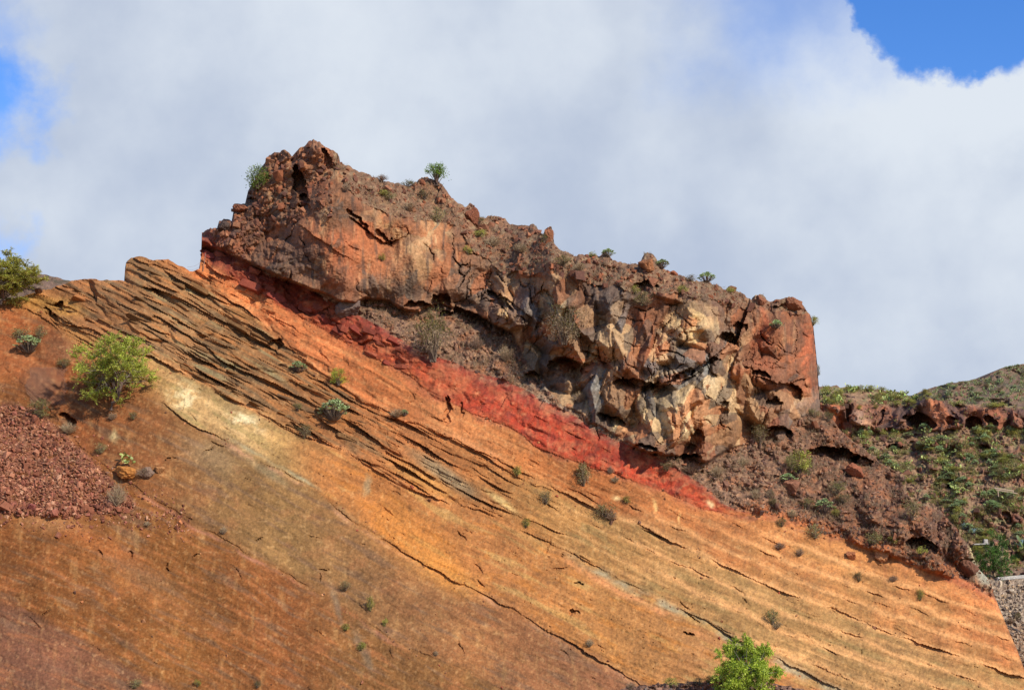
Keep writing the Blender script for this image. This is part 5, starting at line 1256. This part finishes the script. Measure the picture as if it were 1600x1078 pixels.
L_ = [
 ('euph', 523, 657, 52, 38, 'bright green dome succulent in the middle of the brown ledges', 'succulent', 'dome_succulent'),
 ('lime', 529, 602, 28, 32, 'feathery bright green shrub just above the dome succulent'),
 ('euph', 47, 552, 46, 32, 'blue-green dome succulent on the left slope below the ridge tree', 'succulent', 'dome_succulent'),
 ('bush', 34, 530, 30, 22, 'olive shrub behind the blue-green succulent on the left slope'),
 ('bush', 62, 528, 24, 22, 'small olive shrub right of the blue-green succulent at left'),
 ('dark', 101, 574, 22, 16, 'little dark green shrub left of the large airy tree'),
 ('dark', 64, 652, 40, 30, 'grey-green shrub at the upper corner of the red scree'),
 ('dry', 184, 790, 36, 42, 'dry grey shrub at the right corner of the red scree'),
 ('dry', 108, 678, 34, 22, 'low dry shrub along the top edge of the red scree'),
 ('pear', 201, 724, 32, 20, 'pale cactus clump on top of the ochre boulder', 'cactus', 'cactus_clump'),
 ('bush', 157, 708, 20, 18, 'small olive shrub left of the ochre boulder'),
 ('dry', 176, 656, 18, 14, 'small dark dry tuft below the trunk of the airy tree', 'tuft', 'dry_tuft'),
 ('dark', 209, 655, 16, 12, 'tiny green tuft right below the airy tree', 'tuft', 'dry_tuft'),
 ('dry', 225, 745, 30, 18, 'grey dry shrub between the boulders beside the scree'),
 ('euph', 466, 582, 30, 20, 'pale green shrub on the ledges under the red blocks'),
 ('dark', 465, 642, 16, 14, 'small dark shrub left of the dome succulent'),
 ('bush', 476, 684, 24, 26, 'sparse upright shrub below the dark shrub on the ledges'),
 ('dry', 620, 652, 30, 16, 'pale dry shrub on the orange bed below the crag middle'),
 ('euph', 632, 650, 14, 12, 'tiny pale green plant beside the pale dry shrub'),
 ('bush', 912, 758, 26, 40, 'upright olive shrub on the orange bed below the red bed'),
 ('dark', 910, 745, 18, 16, 'dark tuft leaning on the upright olive shrub', 'tuft', 'dry_tuft'),
 ('bush', 946, 808, 34, 26, 'wide olive shrub on the ledge right of the upright shrub'),
 ('dry', 955, 812, 22, 18, 'grey twiggy shrub in front of the wide olive shrub'),
 ('bush', 853, 787, 22, 26, 'thin olive shrub left of the upright olive shrub'),
 ('green', 822, 824, 14, 16, 'small green shrub low on the tan bed'),
 ('green', 808, 744, 14, 18, 'bright little shrub on the contact line left of the thin shrub'),
 ('green', 980, 786, 14, 12, 'small round green shrub beside pale scars on the orange bed'),
 ('dry', 954, 740, 14, 14, 'small grey shrub at the lower edge of the red bed'),
 ('dry', 961, 754, 16, 12, 'grey tuft on the contact under the red bed', 'tuft', 'dry_tuft'),
 ('dark', 1207, 974, 20, 26, 'dark shrub standing alone on the tan slope at lower right'),
 ('dry', 1214, 982, 18, 14, 'dry tuft below the lone dark shrub on the tan slope', 'tuft', 'dry_tuft'),
 ('dry', 1218, 858, 22, 14, 'flat grey shrub on the upper orange slope at right'),
 ('dry', 1250, 868, 16, 14, 'grey tuft right of the flat grey shrub', 'tuft', 'dry_tuft'),
 ('dark', 1342, 908, 14, 16, 'small dark shrub on the grey seam at right'),
 ('green', 1438, 937, 14, 18, 'small yellowish shrub high on the orange slope at far right'),
 ('dry', 1396, 908, 16, 12, 'dry tuft between the two small shrubs of the right slope', 'tuft', 'dry_tuft'),
 ('bush', 540, 922, 20, 18, 'olive shrub beside the hollow in the brown rock at bottom'),
 ('green', 579, 954, 14, 24, 'narrow green shrub in the middle of the brown slope'),
 ('green', 540, 985, 14, 12, 'green tuft at the bend of the grey gully', 'tuft', 'green_tuft'),
 ('green', 564, 1016, 16, 14, 'green tuft lower down the grey gully', 'tuft', 'green_tuft'),
 ('green', 602, 978, 10, 14, 'tiny green tuft right of the grey gully', 'tuft', 'green_tuft'),
 ('dry', 922, 1010, 14, 16, 'dark dry tuft on the orange rock near the bottom', 'tuft', 'dry_tuft'),
 ('dry', 681, 1024, 10, 10, 'round dark tuft low on the brown slope', 'tuft', 'dry_tuft'),
 ('dry', 678, 890, 8, 10, 'tiny dark tuft on the contact of orange and brown rock', 'tuft', 'dry_tuft'),
 ('dry', 350, 834, 14, 14, 'dark tuft on the brown slope at left', 'tuft', 'dry_tuft'),
 ('dry', 231, 822, 16, 10, 'flat dry tuft on the rust slope under the scree', 'tuft', 'dry_tuft'),
 ('green', 309, 1072, 12, 12, 'tiny bright tuft at the bottom edge left of centre', 'tuft', 'green_tuft'),
 ('bush', 212, 1074, 22, 16, 'pale olive tuft at the bottom edge at left', 'tuft', 'green_tuft'),
 ('dark', 402, 1074, 12, 12, 'dark tuft at the bottom edge near the grey gully', 'tuft', 'dry_tuft'),
 ('euph', 950, 402, 24, 15, 'candelabra succulent on the skyline over the crag middle', 'succulent', 'dome_succulent'),
 ('green', 925, 402, 14, 10, 'low green cushion left of the skyline candelabra', 'shrub', 'cushion_shrub'),
 ('euph', 1034, 420, 26, 18, 'green dome succulent right of the pointed skyline boulder', 'succulent', 'dome_succulent'),
 ('euph', 1104, 442, 30, 19, 'widest candelabra succulent on the skyline at right', 'succulent', 'dome_succulent'),
 ('bush', 1078, 440, 22, 12, 'brownish low shrub left of the widest candelabra', 'shrub', 'cushion_shrub'),
 ('green', 1142, 458, 16, 11, 'small green shrub on the skyline past the widest candelabra'),
 ('green', 1270, 492, 18, 16, 'green sprig jutting from the right corner of the crag'),
 ('dark', 1278, 585, 10, 18, 'little green shrub on the right edge of the crag'),
 ('dry', 597, 280, 22, 14, 'grey brush on the skyline left of the lone tree'),
 ('dark', 636, 292, 24, 12, 'dark low shrub on the skyline beside the lone tree'),
 ('bush', 664, 312, 24, 22, 'olive shrub just below the lone skyline tree'),
 ('bush', 682, 346, 26, 26, 'light olive shrub above the pale streaks of the crag'),
 ('bush', 608, 312, 22, 14, 'olive shrub among rubble right of the peak'),
 ('dry', 640, 330, 30, 18, 'grey brush in the rubble above the crag face'),
 ('dry', 541, 300, 16, 18, 'bare grey shrub right of the peak'),
 ('green', 600, 306, 16, 10, 'small green shrub behind the olive one near the peak'),
 ('green', 731, 398, 16, 16, 'yellow-green shrub on the crag brow at the dark cleft'),
 ('green', 750, 372, 22, 16, 'bright shrub in the saddle of the crag top'),
 ('dark', 748, 352, 24, 14, 'dark shrub in the saddle behind the bright one'),
 ('dark', 850, 380, 16, 16, 'dark green shrub under the stepped skyline boulder'),
 ('dry', 770, 385, 30, 20, 'wide grey brush on the slope of the crag top'),
 ('dry', 815, 395, 28, 18, 'grey brush right of the wide one on the crag top'),
 ('bush', 880, 415, 34, 18, 'grey-green shrub along the crag top middle'),
 ('dry', 905, 424, 28, 16, 'grey brush next to the grey-green shrub on top'),
 ('dry', 1010, 478, 22, 16, 'grey twiggy shrub on the upper crag face'),
 ('bush', 1003, 478, 30, 24, 'olive shrub on the upper crag face below the pointed boulder'),
 ('green', 993, 458, 14, 14, 'small yellow-green shrub above the olive one on the face'),
 ('green', 1066, 458, 18, 14, 'small green shrub under the skyline right of the boulder'),
 ('euph', 1213, 514, 24, 16, 'bright green shrub on the red face near the right corner'),
 ('green', 597, 408, 12, 14, 'tiny shrub growing from the smooth orange crag face'),
 ('dry', 790, 565, 30, 30, 'pale dry shrub on the talus left of the dark cave'),
 ('dry', 745, 545, 28, 22, 'grey shrub on the talus right of the hanging olive shrub'),
 ('dry', 905, 628, 26, 20, 'dark twiggy shrub under the dark cave'),
 ('bush', 1187, 694, 28, 42, 'tall olive shrub at the foot of the crag'),
 ('green', 1250, 738, 36, 38, 'bright yellow-green shrub on the talus right of the crag'),
 ('dark', 1236, 735, 24, 28, 'dark shrub tucked left of the bright talus shrub'),
 ('dark', 1264, 742, 20, 22, 'dark shrub tucked right of the bright talus shrub'),
 ('euph', 1231, 756, 32, 18, 'pale green dome succulent in front of the talus boulder', 'succulent', 'dome_succulent'),
 ('dark', 1272, 652, 24, 16, 'dark green shrub at the right foot of the crag'),
 ('dark', 1294, 658, 20, 16, 'dark green shrub where the crag meets the hillside'),
 ('dark', 1042, 736, 24, 16, 'dark green shrub at the top of the red bed'),
 ('dry', 1080, 740, 30, 20, 'pale grey brush under the lowest crag blocks'),
 ('dry', 1120, 745, 30, 20, 'grey brush right of the lowest crag blocks'),
 ('euph', 1288, 802, 34, 26, 'light green succulent bush low on the talus', 'succulent', 'dome_succulent'),
 ('dark', 1307, 772, 30, 24, 'dark shrub on the talus under the hollow'),
 ('dark', 1262, 795, 24, 18, 'dark low shrub left of the light green succulent bush'),
 ('green', 1304, 806, 16, 14, 'small green shrub right of the light green succulent bush'),
 ('dark', 1318, 786, 26, 18, 'dark low shrub above the outcrop of the talus'),
 ('dark', 1222, 822, 18, 14, 'dark round shrub on the orange shoulder'),
 ('bush', 1274, 840, 28, 24, 'olive shrub at the foot of the talus'),
 ('bush', 1365, 850, 30, 22, 'pale green shrub at the talus foot left of the dark hollow'),
 ('green', 1396, 850, 18, 14, 'green shrub beside the lower dark hollow'),
 ('bush', 1424, 812, 30, 38, 'olive shrub against the brown outcrop'),
 ('green', 1440, 866, 18, 14, 'bright shrub inside the lower dark hollow'),
 ('dry', 1180, 780, 22, 20, 'grey shrub above the right end of the red bed'),
 ('dry', 1205, 778, 20, 18, 'grey brush near the right end of the red bed'),
 ('dry', 1238, 808, 22, 16, 'dark grey brush on the shoulder below the talus'),
 ('green', 1340, 738, 14, 12, 'small bright shrub in front of the reddish boulder'),
 ('dry', 1160, 728, 24, 18, 'grey brush by the foot of the tall olive shrub'),
 ('dark', 1205, 790, 18, 14, 'dark tuft on the shoulder above the orange slope', 'tuft', 'dry_tuft'),
]
for q in L_:
    kind, px, py, wp, hp_, lab = q[:6]; cat = q[6] if len(q) > 6 else 'shrub'; nm = q[7] if len(q) > 7 else ('dry_shrub' if kind == 'dry' else 'shrub')
    put(kind, px, py, wp * 0.9, hp_ * 0.92, lab, cat, nm)
for (px, wp, hp_, kind, lab) in [(985, 16, 12, 'dry', 'dry tuft at the left end of the bottom bank'), (1048, 20, 14, 'green', 'green shrub on the bottom bank left of the lime tree'), (1092, 16, 12, 'bush', 'olive shrub on the bottom bank nearest the lime tree'), (1075, 10, 12, 'dry', 'thin dry tuft between shrubs of the bottom bank'), (1108, 14, 12, 'green', 'small green tuft touching the lime tree'), (1128, 12, 22, 'dark', 'narrow dark shrub leaning on the lime tree')]:
    put(kind, px, float(np.interp(px, BX, bT)) + 4, wp, hp_, lab, 'shrub', 'dry_shrub' if kind == 'dry' else 'shrub', bat, tw=0.0)
# hillside: agaves and cactus clump by the road
for (px, py, wp, hp_, lab) in [(1506, 826, 24, 22, 'blue-grey agave, left of the pair above the leafy tree'), (1521, 834, 26, 22, 'blue-grey agave, right of the pair above the leafy tree'), (1597, 856, 28, 30, 'blue-grey agave at the right edge of the picture')]:
    put('agave', px, py, wp, hp_, lab, 'agave', 'agave', hat, tw=0.0)
put(k_pear(90, [(112, 132, 70), (136, 150, 88), (92, 112, 60)], 60), 1584, 872, 30, 42, 'tall grey-green cactus thicket right of the leafy tree', 'cactus', 'cactus_clump', hat, tw=0.0)
put('dark', 1590, 970, 14, 12, 'dark round shrub on the gravel bank at the right edge', 'shrub', 'shrub', hat, tw=0.0)
put('dry', 1579, 974, 16, 10, 'dry tuft on the gravel bank left of the dark shrub', 'tuft', 'dry_tuft', hat, tw=0.0)
hrs = np.random.RandomState(17)
def visible(px, py): return py < np.interp(px, PXc, T) - 1 and py > np.interp(px, HX, hT) + 1
def spots(n, x0, x1, y0, y1, mind=5.0):
    out = []
    for _ in range(n * 30):
        px, py = hrs.uniform(x0, x1), hrs.uniform(y0, y1)
        if not visible(px, py): continue
        if fbm(np.array([px / 46]), np.array([py / 20]), 480, 3)[0] < hrs.uniform(-0.25, 0.35): continue
        if 636 < py < 670 and hrs.rand() < 0.93: continue
        out.append((px, py))
        if len(out) >= n: break
    return out
ORD = 'first second third fourth fifth sixth seventh eighth ninth tenth eleventh twelfth thirteenth fourteenth fifteenth sixteenth seventeenth eighteenth nineteenth twentieth'.split()
def strew(kind, pts, wr, hr, noun, look, cat, name, group, place):
    """plants strewn over the hillside; each is named by its row on the slope and its rank in that row from the left"""
    rows = {}
    for q in pts: rows.setdefault(place(q[0], q[1]), []).append(q)
    for pl, ps in rows.items():
        for k, (px, py) in enumerate(sorted(ps)):
            wp, hp_ = hrs.uniform(*wr) * 0.85, hrs.uniform(*hr) * 0.85
            kd = kind if isinstance(kind, str) else kind[hrs.randint(len(kind))]
            lk = dict(pear='yellow-green', euph='pale green', green='leafy green', dark='dark green', dry='dry grey')[kd]
            rank = 'leftmost' if k == 0 else 'rightmost' if k == len(ps) - 1 else (ORD[k] + ' from left' if k < 20 else ORD[min(len(ps) - 1 - k, 19)] + ' from right')
            put(kd, px, py, wp, hp_, '%s %s, %s %s' % (lk, noun, rank, pl), cat, name, hat, group, tw=0.0)
def rowname(px, py):
    if py < 636: return 'on the plateau above the far cliff band'
    if py < 682: return 'at the foot of the far cliff band'
    if py < 700: return 'on the upper hillside terrace'
    if py < 722: return 'on the second hillside terrace'
    if py < 746: return 'on the hillside just above the timber shelter'
    if py < 775: return 'on the hillside level with the timber shelter'
    if py < 815: return 'on the hillside above the agave pair'
    return 'on the hillside near the leafy tree'
strew('pear', spots(38, 1284, 1440, 604, 632) + spots(85, 1330, 1605, 668, 800), (10, 19), (8, 13), 'cactus clump', '', 'cactus', 'cactus_clump', 'cactus clumps on the hillside', rowname)
strew('euph', spots(80, 1345, 1605, 662, 840), (10, 22), (9, 15), 'dome succulent', '', 'succulent', 'dome_succulent', 'dome succulents on the hillside', rowname)
strew('green', spots(24, 1286, 1600, 603, 640) + spots(55, 1340, 1605, 665, 885), (10, 22), (8, 14), 'shrub', '', 'shrub', 'shrub', 'green shrubs on the hillside', rowname)
strew(('dark', 'dry'), spots(45, 1290, 1605, 606, 890), (9, 18), (6, 12), 'low bush', '', 'bush', 'low_bush', 'dark and dry bushes on the hillside', rowname)
fpts = []
for k in range(48):
    px = hrs.uniform(1440, 1600); j = int((px - fX[0]) / 2.5); py = fT[j] + 3 + hrs.rand() ** 1.2 * 44
    if py < 628: fpts.append((px, py))
rows = {}
for q in fpts: rows.setdefault('crest' if q[1] < np.interp(q[0], fX, fT) + 12 else 'flank', []).append(q)
for pl, ps in rows.items():
    for k, (px, py) in enumerate(sorted(ps)):
        j = int((px - fX[0]) / 2.5); i = min(max(int((760 - py) / 2.5), 0), fD.shape[0] - 1); p_ = Vector(P(px, py, fD[i, j])); mp = p_.y / F
        rank = 'leftmost' if k == 0 else 'rightmost' if k == len(ps) - 1 else (ORD[k] + ' from left' if k < 20 else ORD[min(len(ps) - 1 - k, 19)] + ' from right')
        kd = ('euph', 'dark', 'euph', 'dark')[k % 4]
        plant(KINDS[kd][k % 3], 'shrub', p_, hrs.uniform(6, 12) * mp, hrs.uniform(3, 5.5) * mp, '%s shrub, %s on the %s of the distant hill' % ('pale' if kd == 'euph' else 'dark', rank, pl), 'shrub', 'shrubs on the distant hill')
# dead brush and dry grass between the stones: one mass each
def brush(name, parent, pts, cols, blades, h0, h1, wid, seed):
    rs = np.random.RandomState(seed); m_ = MB(); n = len(pts) * blades
    b = np.repeat(np.array([tuple(p) for p in pts]), blades, 0) + rs.normal(0, 0.09, (n, 3)) * np.array([1, 1, 0.3])
    ax = rs.normal(size=(n, 3)) * 0.5 + np.array([0, -0.15, 1.0])
    m_.leaves(b, ax, rs.uniform(h0, h1, n), wid, pal(cols, n, rs, 0.25), rs)
    o = obj(name, m_.mesh(name), M_LEAF, parent); o['kind'] = 'stuff'
STRAW = [(176, 150, 112), (152, 124, 92), (190, 166, 128), (134, 106, 82), (120, 110, 70)]
pts = []
jj, ii = np.nonzero((apron | crown) & (PY > TT + 3))
for k in rs.choice(len(jj), 4200, replace=False):
    px, py = PX[jj[k], ii[k]], PY[jj[k], ii[k]]
    if fbm(np.array([px / 26]), np.array([py / 18]), 490, 3)[0] > -0.05: pts.append(at(px, py))
brush('dry_brush', TALUS, pts, STRAW + GREY, 12, 0.12, 0.42, 0.012, 5)
pts = [hat(px, py) for (px, py) in spots(2600, 1286, 1605, 604, 892)]
brush('low_scrub', HILL, pts, STRAW + GREEN_O + GREEN_Y[:4] + PEAR, 14, 0.15, 0.45, 0.026, 6)
pts = []
for k in range(1100):
    px = hrs.uniform(1430, 1640); j = int((px - fX[0]) / 2.5); py = fT[j] + 1.5 + hrs.rand() * 60; i = min(max(int((760 - py) / 2.5), 0), fD.shape[0] - 1)
    if fbm(np.array([px / 18]), np.array([py / 8]), 494, 3)[0] > -0.1: pts.append(Vector(P(px, py, fD[i, j])))
brush('low_scrub', FH, pts, GREEN_D + GREEN_B + STRAW[:2], 10, 0.5, 1.2, 0.12, 7)

# ================================================================== SMALL MAN-MADE THINGS
# rockfall netting over the knob at the left
m_ = MB(); px0, px1, py0, py1 = 42, 104, 574, 632
for k in range(-14, 30):
    for sgn in (1, -1):
        pts = []
        for t in np.linspace(0, 1, 26):
            px = px0 + k * 4.4 + sgn * t * 58 if sgn > 0 else px0 + 62 - (k * 4.4 + t * 58) + 0
            py = py0 + t * 58
            if px0 + 4 * math.sin(py / 7) <= px <= px1 + 3 * math.sin(py / 5): pts.append(tuple(at(px, py, 0.07)))
        if len(pts) > 2: m_.tube(pts, 0.012, 0.012, lin((128, 98, 82)), 3)
o = obj('rockfall_net', m_.mesh('rockfall_net'), M_WIRE, None, label='rusty wire netting draped over the rock above the red scree', cat='netting')
# wire fence strands on the notch left of the crag
e = empty('wire_fence', at(316, 424), 'thin wire fence in the notch left of the crag', 'fence')
m_ = MB(); a = at(317, 424); b = a + Vector((0.05, 0.5, 1.5)); m_.tube([tuple(a - Vector(e.location)), tuple(b - Vector(e.location))], 0.03, 0.03, (0.2, 0.2, 0.2), 5)
obj('post', m_.mesh('post'), M_WIRE, e)
for k in range(3):
    m_ = MB(); c = b - Vector((0, 0, 0.3 + 0.35 * k)); dd = at(290, 424) + Vector((0, 0.5, 0.45 - 0.2 * k))
    pp = [tuple(c.lerp(dd, t) - Vector((0, 0, 0.25 * math.sin(math.pi * t))) - Vector(e.location)) for t in np.linspace(0, 1, 9)]
    m_.tube(pp, 0.008, 0.008, (0.3, 0.3, 0.3), 3); obj('wire', m_.mesh('wire'), M_WIRE, e)
def beam(name, p, q, wd, ht, mat, label, cat):
    p = Vector(p); q = Vector(q); d_ = (q - p); L = d_.length
    bm = bmesh.new(); bmesh.ops.create_cube(bm, size=1)
    for v in bm.verts: v.co = Vector((v.co.x * L, v.co.y * wd, v.co.z * ht))
    bmesh.ops.bevel(bm, geom=bm.edges[:], offset=min(wd, ht) * 0.12, segments=2, affect='EDGES')
    me = bpy.data.meshes.new(name); bm.to_mesh(me); bm.free()
    o = obj(name, me, mat, None, (p + q) / 2, label=label, cat=cat); o.rotation_euler = d_.to_track_quat('X', 'Z').to_euler(); return o
a = hat(1556, 906); b = hat(1640, 899); b.y = a.y + 1.0
beam('road_kerb', a + Vector((0, -0.2, 0.1)), b + Vector((0, -0.2, 0.1)), 0.35, 0.32, M_CONC, 'pale concrete kerb along the road above the gravel bank', 'kerb')
a = hat(1518, 852); b = Vector(P(1542, 851, a.y - 0.2))
beam('concrete_slab', a + Vector((0, -0.5, 0.1)), b + Vector((0, -0.5, 0.1)), 1.0, 0.12, M_CONC, 'thin concrete slab jutting out left of the leafy tree', 'slab')
a = hat(1537, 848)
beam('concrete_block', a + Vector((-0.2, -0.6, 0.1)), a + Vector((0.2, -0.6, 0.1)), 0.3, 0.5, M_CONC, 'small white block standing on the thin concrete slab', 'block')
M_TIM = flat_mat('weathered_timber', (168, 144, 116))
e = empty('timber_shelter', hat(1566, 775), 'weathered timber shelter frame on the hillside terrace at right', 'shelter')
for nm, (x0, y0), (x1, y1), w_ in (('roof_beam', (1553, 762), (1584, 767), 0.16), ('roof_beam', (1556, 765), (1590, 771), 0.12), ('post', (1560, 776), (1559, 764), 0.1), ('post', (1584, 780), (1583, 767), 0.1)):
    Y_ = e.location.y - 0.8
    o = beam(nm, Vector(P(x0, y0, Y_)), Vector(P(x1, y1, Y_)), w_, w_, M_TIM, None, None); o.parent = e; o.location = o.location - Vector(e.location)
a = hat(1572, 978); b = hat(1604, 992); b.y = a.y
M_DK = flat_mat('dark_pipe', (70, 62, 58))
beam('drain_pipe', a + Vector((0, -0.4, 0.05)), b + Vector((0, -0.4, 0.05)), 0.12, 0.12, M_DK, 'thin dark pipe running down beside the right edge of the cut', 'pipe')
